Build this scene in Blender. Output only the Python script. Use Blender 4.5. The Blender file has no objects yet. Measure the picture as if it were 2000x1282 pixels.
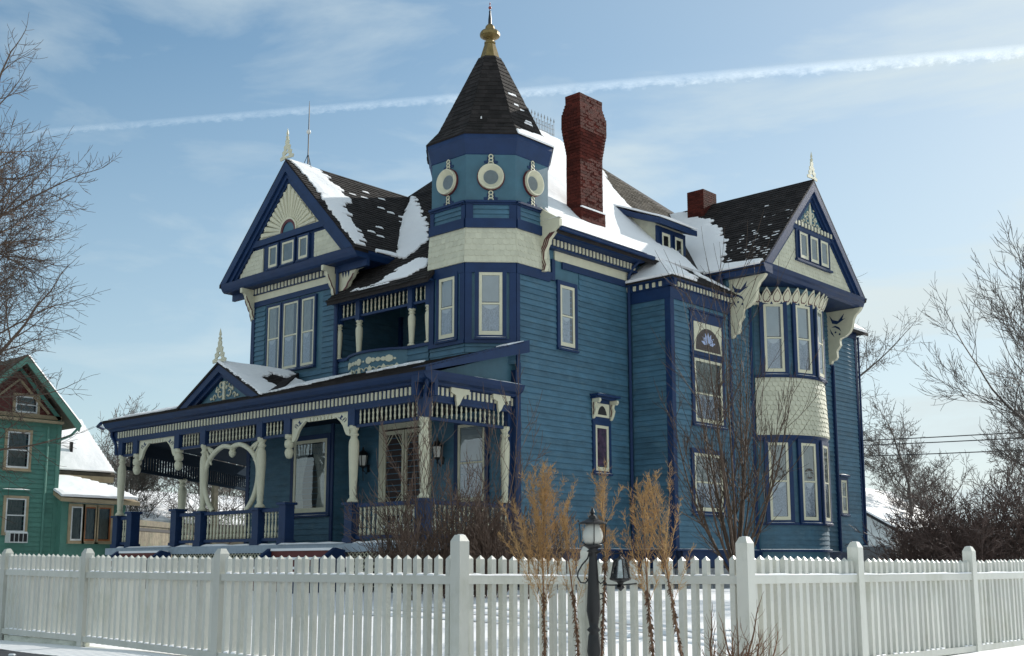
import bpy, math, random
from mathutils import Vector, Matrix
R = math.radians
random.seed(7)
S = bpy.context.scene
COL = S.collection

# ------------------------------------------------------------------ camera, sky, sun
cam_d = bpy.data.cameras.new('camera'); cam = bpy.data.objects.new('camera', cam_d); COL.objects.link(cam)
YAW, PIT, ROL = 42.686, 8.999, -0.062
def cam_axes():
    y, p, r = R(YAW), R(PIT), R(ROL)
    f = Vector((-math.sin(y) * math.cos(p), math.cos(y) * math.cos(p), math.sin(p)))
    rt = Vector((math.cos(y), math.sin(y), 0)); up = rt.cross(f)
    return rt * math.cos(r) + up * math.sin(r), up * math.cos(r) - rt * math.sin(r), f
cr, cu, cf = cam_axes()
CAM = Vector((18.599, -22.957, 0.0))
cam.matrix_world = Matrix(((cr.x, cu.x, -cf.x, CAM.x), (cr.y, cu.y, -cf.y, CAM.y), (cr.z, cu.z, -cf.z, CAM.z), (0, 0, 0, 1)))
cam_d.sensor_width = 36.0; cam_d.lens = 2231.4 / 2000 * 36; cam_d.shift_y = 0.0545
cam_d.clip_start = 0.1; cam_d.clip_end = 9000
S.camera = cam

SUN_AZ = 2.5      # degrees from +Y towards +X
SUN_EL = 27.0
world = bpy.data.worlds.new('World'); S.world = world; world.use_nodes = True
wn = world.node_tree; wn.nodes.clear()
def N(nt, typ, **kw):
    n = nt.nodes.new(typ)
    for k, v in kw.items():
        if k.startswith('i_'):
            key = k[2:]; key = int(key) if key.isdigit() else key.replace('_', ' ')
            n.inputs[key].default_value = v
        else: setattr(n, k, v)
    return n
out = N(wn, 'ShaderNodeOutputWorld'); bg = N(wn, 'ShaderNodeBackground'); bg.inputs['Strength'].default_value = 0.108
sky = N(wn, 'ShaderNodeTexSky', sky_type='NISHITA', sun_disc=False, sun_elevation=R(SUN_EL), sun_rotation=R(SUN_AZ), altitude=200, air_density=1.0, dust_density=0.45, ozone_density=1.5)
tc = N(wn, 'ShaderNodeTexCoord')
# thin cirrus veils: stretched noise over the direction of view
mp = N(wn, 'ShaderNodeMapping'); mp.inputs['Rotation'].default_value = (R(12), R(-8), R(30)); mp.inputs['Scale'].default_value = (1.5, 2.6, 8.5)
n1 = N(wn, 'ShaderNodeTexNoise', i_Scale=1.6, i_Detail=8.0, i_Roughness=0.55); n1.inputs['Distortion'].default_value = 0.35
cr1 = N(wn, 'ShaderNodeMapRange'); cr1.inputs['From Min'].default_value = 0.47; cr1.inputs['From Max'].default_value = 0.72; cr1.inputs['To Max'].default_value = 0.85
# more veil towards the sun's side
sep = N(wn, 'ShaderNodeSeparateXYZ')
side = N(wn, 'ShaderNodeMapRange'); side.inputs['From Min'].default_value = -0.95; side.inputs['From Max'].default_value = -0.15
side.inputs['To Min'].default_value = 0.05; side.inputs['To Max'].default_value = 1.0
mul = N(wn, 'ShaderNodeMath', operation='MULTIPLY'); base = N(wn, 'ShaderNodeMath', operation='MULTIPLY', i_1=0.52)
add = N(wn, 'ShaderNodeMath', operation='ADD', use_clamp=True)
low = N(wn, 'ShaderNodeMapRange'); low.inputs['From Min'].default_value = 0.42; low.inputs['From Max'].default_value = 0.0; low.inputs['To Max'].default_value = 0.55
add2 = N(wn, 'ShaderNodeMath', operation='ADD', use_clamp=True)
mixc = N(wn, 'ShaderNodeMix', data_type='RGBA'); mixc.inputs[7].default_value = (5.9, 6.75, 6.95, 1)
L = wn.links.new
L(tc.outputs['Generated'], mp.inputs['Vector']); L(mp.outputs[0], n1.inputs['Vector']); L(n1.outputs[0], cr1.inputs[0])
L(tc.outputs['Generated'], sep.inputs[0]); L(sep.outputs[0], side.inputs[0])
L(cr1.outputs[0], mul.inputs[0]); L(side.outputs[0], base.inputs[0])
sd2 = N(wn, 'ShaderNodeMapRange'); sd2.inputs['From Min'].default_value = -0.95; sd2.inputs['From Max'].default_value = -0.15; sd2.inputs['To Min'].default_value = 0.42; L(sep.outputs[0], sd2.inputs[0]); L(sd2.outputs[0], mul.inputs[1])
L(mul.outputs[0], add.inputs[0]); L(base.outputs[0], add.inputs[1])
hs = N(wn, 'ShaderNodeHueSaturation'); hs.inputs['Saturation'].default_value = 1.22; hs.inputs['Hue'].default_value = 0.488; L(sky.outputs[0], hs.inputs['Color'])
L(sep.outputs[2], low.inputs[0]); L(add.outputs[0], add2.inputs[0]); L(low.outputs[0], add2.inputs[1])
L(add2.outputs[0], mixc.inputs[0]); L(hs.outputs[0], mixc.inputs[6]); L(mixc.outputs[2], bg.inputs[0]); L(bg.outputs[0], out.inputs[0])

sd = bpy.data.lights.new('sun', 'SUN'); sd.energy = 5.0; sd.angle = R(0.53); sd.color = (1.0, 0.95, 0.87)
sun = bpy.data.objects.new('sun', sd); COL.objects.link(sun)
sv = Vector((math.sin(R(SUN_AZ)) * math.cos(R(SUN_EL)), math.cos(R(SUN_AZ)) * math.cos(R(SUN_EL)), math.sin(R(SUN_EL))))
sun.rotation_euler = sv.to_track_quat('Z', 'Y').to_euler(); sun.location = (0, 0, 60)
S.view_settings.view_transform = 'Standard'; S.view_settings.look = 'None'; S.view_settings.exposure = 0.18; S.view_settings.gamma = 1.0
S.view_settings.use_curve_mapping = False
S.render.engine = 'CYCLES'

# ------------------------------------------------------------------ materials
M = {}
def mat(name, col, rough=0.6, var=0.12, scale=6.0, bump=0.0, bscale=40.0, island=0.0, rnd=0.0, metal=0.0, spec=0.5, stretch=(1, 1, 1), dirt=None, dirtamt=0.0, sheen=0.0, sub=0.0):
    m = bpy.data.materials.new(name); m.use_nodes = True; nt = m.node_tree
    b = nt.nodes['Principled BSDF']; b.inputs['Roughness'].default_value = rough; b.inputs['Metallic'].default_value = metal
    b.inputs['Specular IOR Level'].default_value = spec
    l = nt.links.new
    t = N(nt, 'ShaderNodeTexCoord'); g = N(nt, 'ShaderNodeNewGeometry')
    mpn = N(nt, 'ShaderNodeMapping'); mpn.inputs['Scale'].default_value = stretch; l(g.outputs['Position'], mpn.inputs[0])
    n = N(nt, 'ShaderNodeTexNoise', i_Scale=scale, i_Detail=6.0, i_Roughness=0.6); l(mpn.outputs[0], n.inputs[0])
    val = N(nt, 'ShaderNodeMapRange'); val.inputs['To Min'].default_value = 1 - var * 1.6; val.inputs['To Max'].default_value = 1 + var * 1.6
    val.inputs['From Min'].default_value = 0.2; val.inputs['From Max'].default_value = 0.8; l(n.outputs[0], val.inputs[0])
    cur = val.outputs[0]
    if island:
        r2 = N(nt, 'ShaderNodeMapRange'); r2.inputs['To Min'].default_value = 1 - island; r2.inputs['To Max'].default_value = 1 + island
        l(g.outputs['Random Per Island'], r2.inputs[0]); m2 = N(nt, 'ShaderNodeMath', operation='MULTIPLY'); l(cur, m2.inputs[0]); l(r2.outputs[0], m2.inputs[1]); cur = m2.outputs[0]
    if rnd:
        oi = N(nt, 'ShaderNodeObjectInfo'); r2 = N(nt, 'ShaderNodeMapRange'); r2.inputs['To Min'].default_value = 1 - rnd; r2.inputs['To Max'].default_value = 1 + rnd
        l(oi.outputs['Random'], r2.inputs[0]); m2 = N(nt, 'ShaderNodeMath', operation='MULTIPLY'); l(cur, m2.inputs[0]); l(r2.outputs[0], m2.inputs[1]); cur = m2.outputs[0]
    vm = N(nt, 'ShaderNodeVectorMath', operation='SCALE'); vm.inputs[0].default_value = col; l(cur, vm.inputs['Scale'])
    colout = vm.outputs[0]
    if dirt:
        dn = N(nt, 'ShaderNodeTexNoise', i_Scale=2.3, i_Detail=9.0, i_Roughness=0.7); l(mpn.outputs[0], dn.inputs[0])
        dr = N(nt, 'ShaderNodeMapRange'); dr.inputs['From Min'].default_value = 0.52; dr.inputs['From Max'].default_value = 0.75; dr.inputs['To Max'].default_value = dirtamt
        l(dn.outputs[0], dr.inputs[0]); mx = N(nt, 'ShaderNodeMix', data_type='RGBA'); mx.inputs[7].default_value = (*dirt, 1)
        l(dr.outputs[0], mx.inputs[0]); l(colout, mx.inputs[6]); colout = mx.outputs[2]
    l(colout, b.inputs['Base Color'])
    if bump:
        bn = N(nt, 'ShaderNodeTexNoise', i_Scale=bscale, i_Detail=4.0); l(mpn.outputs[0], bn.inputs[0])
        bp = N(nt, 'ShaderNodeBump'); bp.inputs['Strength'].default_value = bump; bp.inputs['Distance'].default_value = 0.02
        l(bn.outputs[0], bp.inputs['Height']); l(bp.outputs[0], b.inputs['Normal'])
    if sub:
        b.inputs['Subsurface Weight'].default_value = sub; b.inputs['Subsurface Radius'].default_value = (0.05, 0.08, 0.1)
    M[name] = m; return m
mat('teal', (0.047, 0.122, 0.182), 0.55, 0.20, 2.2, 0.25, 60, rnd=0.14, dirt=(0.09, 0.165, 0.205), dirtamt=0.75, stretch=(1, 1, 2.5))
mat('tealflat', (0.042, 0.120, 0.168), 0.5, 0.12, 3, 0.2, 60, rnd=0.05)
mat('navy', (0.0075, 0.027, 0.085), 0.5, 0.14, 3, 0.15, 50, rnd=0.06, spec=0.3, dirt=(0.015, 0.045, 0.11), dirtamt=0.35)
mat('porch_shade', (0.012, 0.022, 0.035), 0.95, 0.1, 3, spec=0.05)  # near black: shade under the porch roof put into the colour
mat('cream', (0.58, 0.56, 0.415), 0.5, 0.06, 5, 0.15, 60, rnd=0.04, dirt=(0.42, 0.42, 0.34), dirtamt=0.35)
mat('creamshingle', (0.53, 0.525, 0.405), 0.55, 0.06, 5, 0.25, 60, island=0.07, dirt=(0.42, 0.42, 0.34), dirtamt=0.4)
mat('maroon', (0.085, 0.012, 0.016), 0.5, 0.1)
mat('shingle', (0.020, 0.017, 0.0165), 0.85, 0.3, 4, 0.5, 80, island=0.45, spec=0.25)
mat('shingle_brown_sunlit', (0.085, 0.072, 0.055), 0.85, 0.25, 4, 0.5, 80, island=0.3, spec=0.25)  # brown shingle; on the main roof it paints in sunlight on the dark shingle
mat('snow', (0.88, 0.885, 0.90), 0.55, 0.025, 1.2, 0.35, 9, spec=0.3)
mat('brick', (0.075, 0.015, 0.010), 0.85, 0.3, 25, 0.5, 90, rnd=0.35, spec=0.2)
mat('brick_stuff', (0.072, 0.0145, 0.010), 0.85, 0.3, 25, 0.5, 90, island=0.35, spec=0.2)
mat('mortar', (0.055, 0.030, 0.024), 0.95, 0.2, 30)
mat('gold', (0.20, 0.145, 0.055), 0.42, 0.25, 9, metal=0.55)
mat('iron', (0.007, 0.007, 0.008), 0.5, 0.2, 9)
mat('copper_red', (0.22, 0.03, 0.02), 0.4, 0.2, 9)
mat('greymetal', (0.32, 0.33, 0.34), 0.4, 0.2, 9, metal=0.4)
mat('dimroom', (0.20, 0.22, 0.19), 0.7, 0.2, 5)
mat('darkscreen', (0.028, 0.014, 0.012), 0.7, 0.2, 5)
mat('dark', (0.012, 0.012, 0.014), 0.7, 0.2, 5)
mat('stone', (0.22, 0.23, 0.24), 0.9, 0.25, 14, 0.6, 40, rnd=0.15)
mat('vinyl', (0.545, 0.55, 0.50), 0.42, 0.05, 3, 0.05, 40, rnd=0.09, dirt=(0.34, 0.35, 0.26), dirtamt=0.6, stretch=(1, 1, .5))
mat('mossboard', (0.55, 0.56, 0.48), 0.6, 0.15, 3, 0.3, 30, dirt=(0.07, 0.10, 0.03), dirtamt=0.95, stretch=(1, 1, 3))
mat('asphalt', (0.045, 0.047, 0.055), 0.85, 0.3, 6, 0.5, 60)
mat('bark', (0.11, 0.075, 0.055), 0.85, 0.3, 8, 0.6, 40)
mat('barkpale', (0.060, 0.040, 0.028), 0.75, 0.35, 8, 0.6, 40, spec=0.25)
mat('barkgrey', (0.10, 0.085, 0.075), 0.75, 0.3, 8, 0.4, 40)
mat('twig', (0.10, 0.055, 0.035), 0.6, 0.3, 12)
mat('shrubtwig', (0.095, 0.060, 0.043), 0.7, 0.35, 12)
mat('bramble', (0.085, 0.052, 0.042), 0.7, 0.35, 9)
mat('weed', (0.40, 0.25, 0.105), 0.8, 0.3, 14, island=0.3)
mat('weedstem', (0.17, 0.095, 0.055), 0.85, 0.4, 25, island=0.2)
mat('green', (0.085, 0.225, 0.18), 0.6, 0.1, 3, 0.15, 50, rnd=0.06, dirt=(0.10, 0.27, 0.21), dirtamt=0.3)
mat('greenred', (0.12, 0.028, 0.024), 0.7, 0.15, 5, rnd=0.1)
mat('whitetrim', (0.62, 0.64, 0.63), 0.5, 0.1, 5)
mat('tan', (0.34, 0.27, 0.17), 0.6, 0.15, 5)
mat('orangewood', (0.28, 0.10, 0.035), 0.6, 0.2, 5)
mat('oldwood', (0.16, 0.14, 0.10), 0.85, 0.3, 5, 0.4, 30, rnd=0.25, dirt=(0.10, 0.15, 0.08), dirtamt=0.6)
mat('blind', (0.50, 0.53, 0.53), 0.7, 0.06, 4)
mat('lace', (0.42, 0.46, 0.52), 0.8, 0.45, 22, stretch=(3, 3, 1))
mat('lacewhite', (0.66, 0.68, 0.70), 0.8, 0.06, 8)
mat('drape', (0.36, 0.37, 0.33), 0.8, 0.25, 12, stretch=(3, 3, 0.4))
mat('lampglass', (0.55, 0.55, 0.50), 0.2, 0.05, 8, sub=0.0)
mat('purpleglass', (0.16, 0.07, 0.13), 0.35, 0.6, 9)
mat('stained', (0.05, 0.035, 0.03), 0.3, 0.6, 20)
mat('stainedblue', (0.35, 0.42, 0.62), 0.3, 0.2, 20)
mat('sill_grey', (0.30, 0.36, 0.42), 0.7, 0.1, 8)

def glass_mat(name, tint=(0.8, 0.85, 0.88), base=0.10):
    m = bpy.data.materials.new(name); m.use_nodes = True; nt = m.node_tree; nt.nodes.clear(); l = nt.links.new
    o = N(nt, 'ShaderNodeOutputMaterial'); mx = N(nt, 'ShaderNodeMixShader'); tr = N(nt, 'ShaderNodeBsdfTransparent'); gl = N(nt, 'ShaderNodeBsdfGlossy')
    tr.inputs[0].default_value = (*tint, 1); gl.inputs['Roughness'].default_value = 0.02; gl.inputs[0].default_value = (0.9, 0.92, 0.95, 1)
    g = N(nt, 'ShaderNodeNewGeometry'); n = N(nt, 'ShaderNodeTexNoise', i_Scale=1.6, i_Detail=1.0); l(g.outputs['Position'], n.inputs[0])
    bp = N(nt, 'ShaderNodeBump'); bp.inputs['Strength'].default_value = 0.10; bp.inputs['Distance'].default_value = 0.03; l(n.outputs[0], bp.inputs['Height']); l(bp.outputs[0], gl.inputs['Normal'])
    fr = N(nt, 'ShaderNodeFresnel'); fr.inputs[0].default_value = 1.5
    a = N(nt, 'ShaderNodeMath', operation='ADD', use_clamp=True, i_1=base); l(fr.outputs[0], a.inputs[0]); l(a.outputs[0], mx.inputs[0])
    l(tr.outputs[0], mx.inputs[1]); l(gl.outputs[0], mx.inputs[2]); l(mx.outputs[0], o.inputs[0]); M[name] = m
glass_mat('glass')

# ------------------------------------------------------------------ mesh building
class FR:
    """wall frame: x along the wall, y out of the wall, z up"""
    def __init__(s, o, t, n): s.o = Vector(o); s.t = Vector(t).normalized(); s.n = Vector(n).normalized()
    def p(s, x, y, z): return s.o + s.t * x + s.n * y + Vector((0, 0, z))
def FRONT(y): return FR((0, y, 0), (1, 0, 0), (0, -1, 0))
def SIDE(x): return FR((x, 0, 0), (0, 1, 0), (1, 0, 0))
WF = FR((0, 0, 0), (1, 0, 0), (0, 1, 0))
class MB:
    def __init__(s): s.v = []; s.f = []; s.k = []
    def add(s, vs, fs):
        b = len(s.v); s.k.append((b, len(s.f))); s.v += [tuple(v) for v in vs]; s.f += [tuple(b + i for i in f) for f in fs]; return s
    def box(s, fr, x0, x1, y0, y1, z0, z1):
        P = [fr.p(x, y, z) for z in (z0, z1) for y in (y0, y1) for x in (x0, x1)]
        return s.add(P, [(0, 1, 3, 2), (4, 6, 7, 5), (0, 4, 5, 1), (2, 3, 7, 6), (0, 2, 6, 4), (1, 5, 7, 3)])
    def wbox(s, x0, x1, y0, y1, z0, z1): return s.box(WF, x0, x1, y0, y1, z0, z1)
    def prism(s, fr, pts, y0, y1):
        n = len(pts); P = [fr.p(x, y0, z) for x, z in pts] + [fr.p(x, y1, z) for x, z in pts]
        return s.add(P, [tuple(range(n)), tuple(range(2 * n - 1, n - 1, -1))] + [(i, (i + 1) % n, n + (i + 1) % n, n + i) for i in range(n)])
    def slab(s, pts, th, d=Vector((0, 0, -1))):
        n = len(pts); P = [Vector(p) for p in pts]; Q = [p + d * th for p in P]
        return s.add(P + Q, [tuple(range(n)), tuple(range(2 * n - 1, n - 1, -1))] + [(i, (i + 1) % n, n + (i + 1) % n, n + i) for i in range(n)])
    def lathe(s, c, prof, n=10, ph=0.0, a0=None):
        c = Vector(c); vs = []
        for r, z in prof:
            for k in range(n):
                a = ph + 2 * math.pi * k / n; vs.append(c + Vector((r * math.cos(a), r * math.sin(a), z)))
        fs = []
        for i in range(len(prof) - 1):
            for k in range(n):
                k2 = (k + 1) % n; fs.append((i * n + k, i * n + k2, (i + 1) * n + k2, (i + 1) * n + k))
        m = len(prof) - 1; fs.append(tuple(range(n - 1, -1, -1))); fs.append(tuple(m * n + k for k in range(n)))
        return s.add(vs, fs)
    def tube(s, pts, rad, n=6, cap=True):
        pts = [Vector(p) for p in pts]; m = len(pts); rads = rad if isinstance(rad, (list, tuple)) else [rad] * m
        d = (pts[1] - pts[0]).normalized(); a = d.orthogonal().normalized(); vs = []
        for i, p in enumerate(pts):
            if i: 
                d = (pts[min(i + 1, m - 1)] - pts[i - 1]); 
                d = d.normalized() if d.length > 1e-9 else Vector((0, 0, 1))
                a = (a - d * a.dot(d)); a = a.normalized() if a.length > 1e-6 else d.orthogonal().normalized()
            b = d.cross(a)
            for k in range(n):
                t = 2 * math.pi * k / n; vs.append(p + (a * math.cos(t) + b * math.sin(t)) * rads[i])
        fs = [(i * n + k, i * n + (k + 1) % n, (i + 1) * n + (k + 1) % n, (i + 1) * n + k) for i in range(m - 1) for k in range(n)]
        if cap: fs += [tuple(range(n)), tuple((m - 1) * n + k for k in range(n - 1, -1, -1))]
        return s.add(vs, fs)
    def ball(s, c, r, n=8, sz=1.0):
        return s.lathe(c, [(max(1e-3, r * math.cos(t)), r * sz * math.sin(t)) for t in [math.pi * (-0.5 + i / 6) for i in range(7)]], n)
    def mesh(s, name, origin=Vector((0, 0, 0)), smooth=False):
        o = Vector(origin); me = bpy.data.meshes.new(name)
        me.from_pydata([(v[0] - o.x, v[1] - o.y, v[2] - o.z) for v in s.v], [], s.f)
        if smooth: me.polygons.foreach_set('use_smooth', [True] * len(me.polygons))
        me.update(); return me
WP = {}   # world position of each object (no rotations on parents)
def wp(o): return WP.get(o.name, Vector((0, 0, 0)))
def link(name, me, m=None, parent=None, at=None, label=None, rot=None):
    o = bpy.data.objects.new(name, me); COL.objects.link(o)
    if m and me and not me.materials: me.materials.append(M[m])
    w = Vector(at) if at is not None else Vector((0, 0, 0))
    WP[o.name] = w
    if parent: o.parent = parent; o.location = w - wp(parent)
    else: o.location = w
    if rot is not None: o.rotation_euler = rot
    if label: o['label'] = label
    return o
def part(name, mb, m, parent, label=None, at=None, smooth=False, stuff=False):
    """mesh given in world coordinates, origin at its own first vertex region"""
    if at is None:
        n = len(mb.v); at = Vector((sum(v[0] for v in mb.v) / n, sum(v[1] for v in mb.v) / n, min(v[2] for v in mb.v)))
    o = link(name, mb.mesh(name, at, smooth), m, parent, at, label)
    if stuff: o['kind'] = 'stuff'
    return o
def parts(name, mb, m, parent):
    """every shape added to the builder becomes a part of its own"""
    ks = mb.k + [(len(mb.v), len(mb.f))]; o = None
    for (v0, f0), (v1, f1) in zip(ks, ks[1:]):
        q = MB(); q.v = mb.v[v0:v1]; q.f = [tuple(i - v0 for i in f) for f in mb.f[f0:f1]]
        if q.v: o = part(name, q, m, parent)
    return o
def inst(src, at, parent, name=None, rot=None):
    o = link(name or src.data.name.split('.')[0], src.data, None, parent, at, rot=rot); return o
def empty(name, at, label, cat, group=None):
    o = link(name, None, None, None, at); o['label'] = label; o['category'] = cat
    if group: o['group'] = group
    return o
def tagt(o, label, cat, group=None):
    o['label'] = label; o['category'] = cat
    if group: o['group'] = group
    return o
def struct(name, mb, m, smooth=False, at=None):
    o = link(name, mb.mesh(name, at or (0, 0, 0), smooth), m, None, at); o['kind'] = 'structure'; return o

def intervals(poly, v):
    xs = []
    for i in range(len(poly)):
        (a, b), (c, d) = poly[i], poly[(i + 1) % len(poly)]
        if (b <= v < d) or (d <= v < b): xs.append(a + (v - b) / (d - b) * (c - a))
    xs.sort(); return [(xs[i], xs[i + 1]) for i in range(0, len(xs) - 1, 2)]
def shingles(o, ud, vd, nd, poly, m, parent, name='shingles', row=0.14, wmin=0.2, wmax=0.33, lift=0.018, scal=False, label=None, jit=0.012):
    o, ud, vd, nd = Vector(o), Vector(ud).normalized(), Vector(vd).normalized(), Vector(nd).normalized()
    mb = MB(); v = min(p[1] for p in poly); top = max(p[1] for p in poly); k = 0
    while v < top:
        for a, b in intervals(poly, min(v + row * 0.5, top - 1e-4)):
            x = a - (random.random() * wmin if k % 2 else 0)
            while x < b:
                w = random.uniform(wmin, wmax); x0, x1 = max(x, a), min(x + w - 0.006, b); x += w
                if x1 - x0 < 0.03: continue
                j = random.uniform(-jit, jit); v0 = v + j; v1 = min(v + row * 1.05, top)
                P = lambda uu, vv, hh: o + ud * uu + vd * vv + nd * hh
                h = lift * random.uniform(0.8, 1.3)
                if scal:
                    xm = (x0 + x1) / 2; q = (x1 - x0) / 2
                    pts = [(x0, v1, 0.004), (x1, v1, 0.004), (x1, v0 + row * .35, h * .8), (xm + q * .6, v0 + row * .08, h), (xm - q * .6, v0 + row * .08, h), (x0, v0 + row * .35, h * .8)]
                    mb.add([P(*t) for t in pts] + [P(pts[i][0], pts[i][1], 0) for i in (2, 3, 4, 5)], [(0, 1, 2, 3, 4, 5), (2, 3, 7, 6), (3, 4, 8, 7), (4, 5, 9, 8)])
                else:
                    mb.add([P(x0, v0, 0), P(x1, v0, 0), P(x1, v0, h), P(x0, v0, h), P(x1, v1, 0.003), P(x0, v1, 0.003)], [(0, 1, 2, 3), (3, 2, 4, 5), (0, 3, 5), (1, 4, 2)])
        v += row; k += 1
    return part(name, mb, m, parent, label, stuff=True)
def hash2(a, b): 
    s = math.sin(a * 12.9898 + b * 78.233) * 43758.5453; return s - math.floor(s)
def vnoise(x, y):
    xi, yi = math.floor(x), math.floor(y); fx, fy = x - xi, y - yi; fx = fx * fx * (3 - 2 * fx); fy = fy * fy * (3 - 2 * fy)
    return (hash2(xi, yi) * (1 - fx) + hash2(xi + 1, yi) * fx) * (1 - fy) + (hash2(xi, yi + 1) * (1 - fx) + hash2(xi + 1, yi + 1) * fx) * fy
def snowpatch(o, ud, vd, nd, poly, parent, th=0.05, row=0.07, jl=0.12, jr=0.12, name='snow_patch', step=0.2, wave=0.025, holes=0.0):
    """snow lying on a slope, ragged along the shingle courses"""
    o, ud, vd, nd = Vector(o), Vector(ud).normalized(), Vector(vd).normalized(), Vector(nd).normalized()
    mb = MB(); v = min(p[1] for p in poly); top = max(p[1] for p in poly); k = 0
    H = lambda u, w: th + wave * (vnoise(u * 1.7 + 9, w * 1.7) + 0.5 * vnoise(u * 5 + 3, w * 5) - 0.6)
    while v < top - 0.01:
        v1 = min(v + row, top)
        for a, b in intervals(poly, (v + v1) / 2):
            a += jl * (hash2(k // 2 + 3.1, jl * 77) - 0.5) * 2 + jl * .4 * (hash2(k, 1) - .5); b += jr * (hash2(k // 2 + 7.7, jr * 55) - 0.5) * 2 + jr * .4 * (hash2(k, 2) - .5)
            segs = [(a, b)]
            if holes:
                x = a; segs = []
                while x < b:
                    w = random.uniform(.08, .5); 
                    if random.random() > holes: segs.append((x, min(x + w, b)))
                    x += w
            for a2, b2 in segs:
                if b2 - a2 < 0.04: continue
                n = max(1, int((b2 - a2) / step)); us = [a2 + (b2 - a2) * i / n for i in range(n + 1)]
                P = lambda u, w, h: o + ud * u + vd * w + nd * h
                e = 0.025
                vs = [P(a2, v, 0), P(a2, v1, 0)]; 
                for i, u in enumerate(us):
                    uu = min(max(u, a2 + e), b2 - e); hh = 1.0 if 0 < i < n or n == 1 else 0.8
                    vs += [P(uu, v, H(uu, v) * hh), P(uu, v1, H(uu, v1) * hh)]
                vs += [P(b2, v, 0), P(b2, v1, 0)]
                m = len(vs) // 2
                fs = [(2 * i, 2 * i + 2, 2 * i + 3, 2 * i + 1) for i in range(m - 1)]
                fs += [tuple(2 * i for i in range(m)), tuple(2 * i + 1 for i in range(m - 1, -1, -1))]
                mb.add(vs, fs)
        v += row; k += 1
    return part(name, mb, 'snow', parent, stuff=False)
def snowstrip(fr, x0, x1, y0, y1, z, parent, th=0.025, gaps=0.0, name='snow_patch'):
    mb = MB(); x = x0
    n = max(2, int((x1 - x0) / 0.15)); prev = None
    for i in range(n + 1):
        x = x0 + (x1 - x0) * i / n; h = th * (0.35 + 0.9 * vnoise(x * 4.3, z * 3)) * (0.25 if i in (0, n) else 1)
        ring = [fr.p(x, y0, z), fr.p(x, y0 + (y1 - y0) * .25, z + h), fr.p(x, y0 + (y1 - y0) * .8, z + h * .9), fr.p(x, y1 + .004, z + .002)]
        b = len(mb.v); mb.v += [tuple(p) for p in ring]
        if prev is not None: mb.f += [(prev + k, prev + k + 1, b + k + 1, b + k) for k in range(3)]
        prev = b
    return part(name, mb, 'snow', parent, smooth=True)
BOARDM = {}
def clapboards(fr, x0, x1, z0, z1, parent, e=0.15, m='teal', limit=None, name='clapboard', stuff=False):
    """lapped boards, each one an object (or one joined part)"""
    n = max(1, round((z1 - z0) / e)); e = (z1 - z0) / n
    mb = MB()
    def board(b, za):
        P = [(0.0, .004), (0.034, 0), (0.007, e), (0.0, e)]
        vs = [fr.p(x, y, za + z) for x in (x0, x1) for y, z in P]
        b.add(vs, [(0, 1, 2, 3), (7, 6, 5, 4), (0, 4, 5, 1), (1, 5, 6, 2), (2, 6, 7, 3)])
    if stuff:
        for i in range(n): board(mb, z0 + i * e)
        return part(name, mb, m, parent, stuff=True)
    board(mb, z0); at = fr.p((x0 + x1) / 2, 0, z0); me = mb.mesh(name, at); me.materials.append(M[m])
    for i in range(n):
        link(name, me, None, parent, at + Vector((0, 0, i * e + 0)))
def turned(prof, n=10):
    mb = MB(); mb.lathe((0, 0, 0), prof, n); return mb

# ------------------------------------------------------------------ ground
def gz(x, y):
    z = -0.62
    z -= 0.46 * max(min(1, max(0, -7 - y) / 8.0), min(1, max(0, x - 3.5) / 8.0))
    d = (-15.34 - y)
    inx = 1.0 if x < 10.9 else 0.0
    if d > 0 and inx: z -= 0.03 * min(1, d / 1.0)
    if x > 12.85 or (x > 10.9 and y < -13.4): z -= 0.05
    if y > 60: z += 0.0
    return z
mb = MB(); xs = [-2500, -900, -300, -120, -60, -40] + [(-30 + i * 0.8) for i in range(64)] + [24, 30, 45, 80, 200, 700, 2500]
ys = [-2500, -600, -120, -60, -40, -30, -26] + [(-24 + i * 0.6) for i in range(64)] + [18, 24, 32, 45, 80, 160, 400, 1200, 4000]
for y in ys:
    for x in xs:
        und = 0.05 * (vnoise(x * .6, y * .6) - .5) + 0.02 * (vnoise(x * 2.1, y * 2.1) - .5) if (-31 < x < 22 and -25 < y < 16) else 0
        mb.v.append((x, y, gz(x, y) + und))
nx = len(xs)
for j in range(len(ys) - 1):
    for i in range(nx - 1): mb.f.append((j * nx + i, j * nx + i + 1, (j + 1) * nx + i + 1, (j + 1) * nx + i))
struct('ground', mb, 'snow', True)
mb = MB(); n = 60; prev = None     # cleared asphalt drive along the front bank, ragged snow edge
for i in range(n + 1):
    x = -20 + i * (34 / n); e = -16.28 + 0.12 * (vnoise(x * 1.3, 2) - .5) + .05 * (vnoise(x * 6, 5) - .5)
    mb.v += [(x, e, -1.085), (x, -22.0, -1.085)]
    if i: b = 2 * i; mb.f.append((b - 2, b, b + 1, b - 1))
struct('road', mb, 'asphalt')
mb = MB()
for k in range(26):
    x, y = random.uniform(1, 9), random.uniform(-17.2, -16.45); a = random.uniform(.04, .12)
    mb.lathe((x, y, -1.085), [(a, 0), (a * .7, .018)], 7)
o = part('snow_lumps', mb, 'snow', None, stuff=True); o['label'] = 'scattered lumps of snow left on the cleared asphalt'; o['category'] = 'snow'
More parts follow.
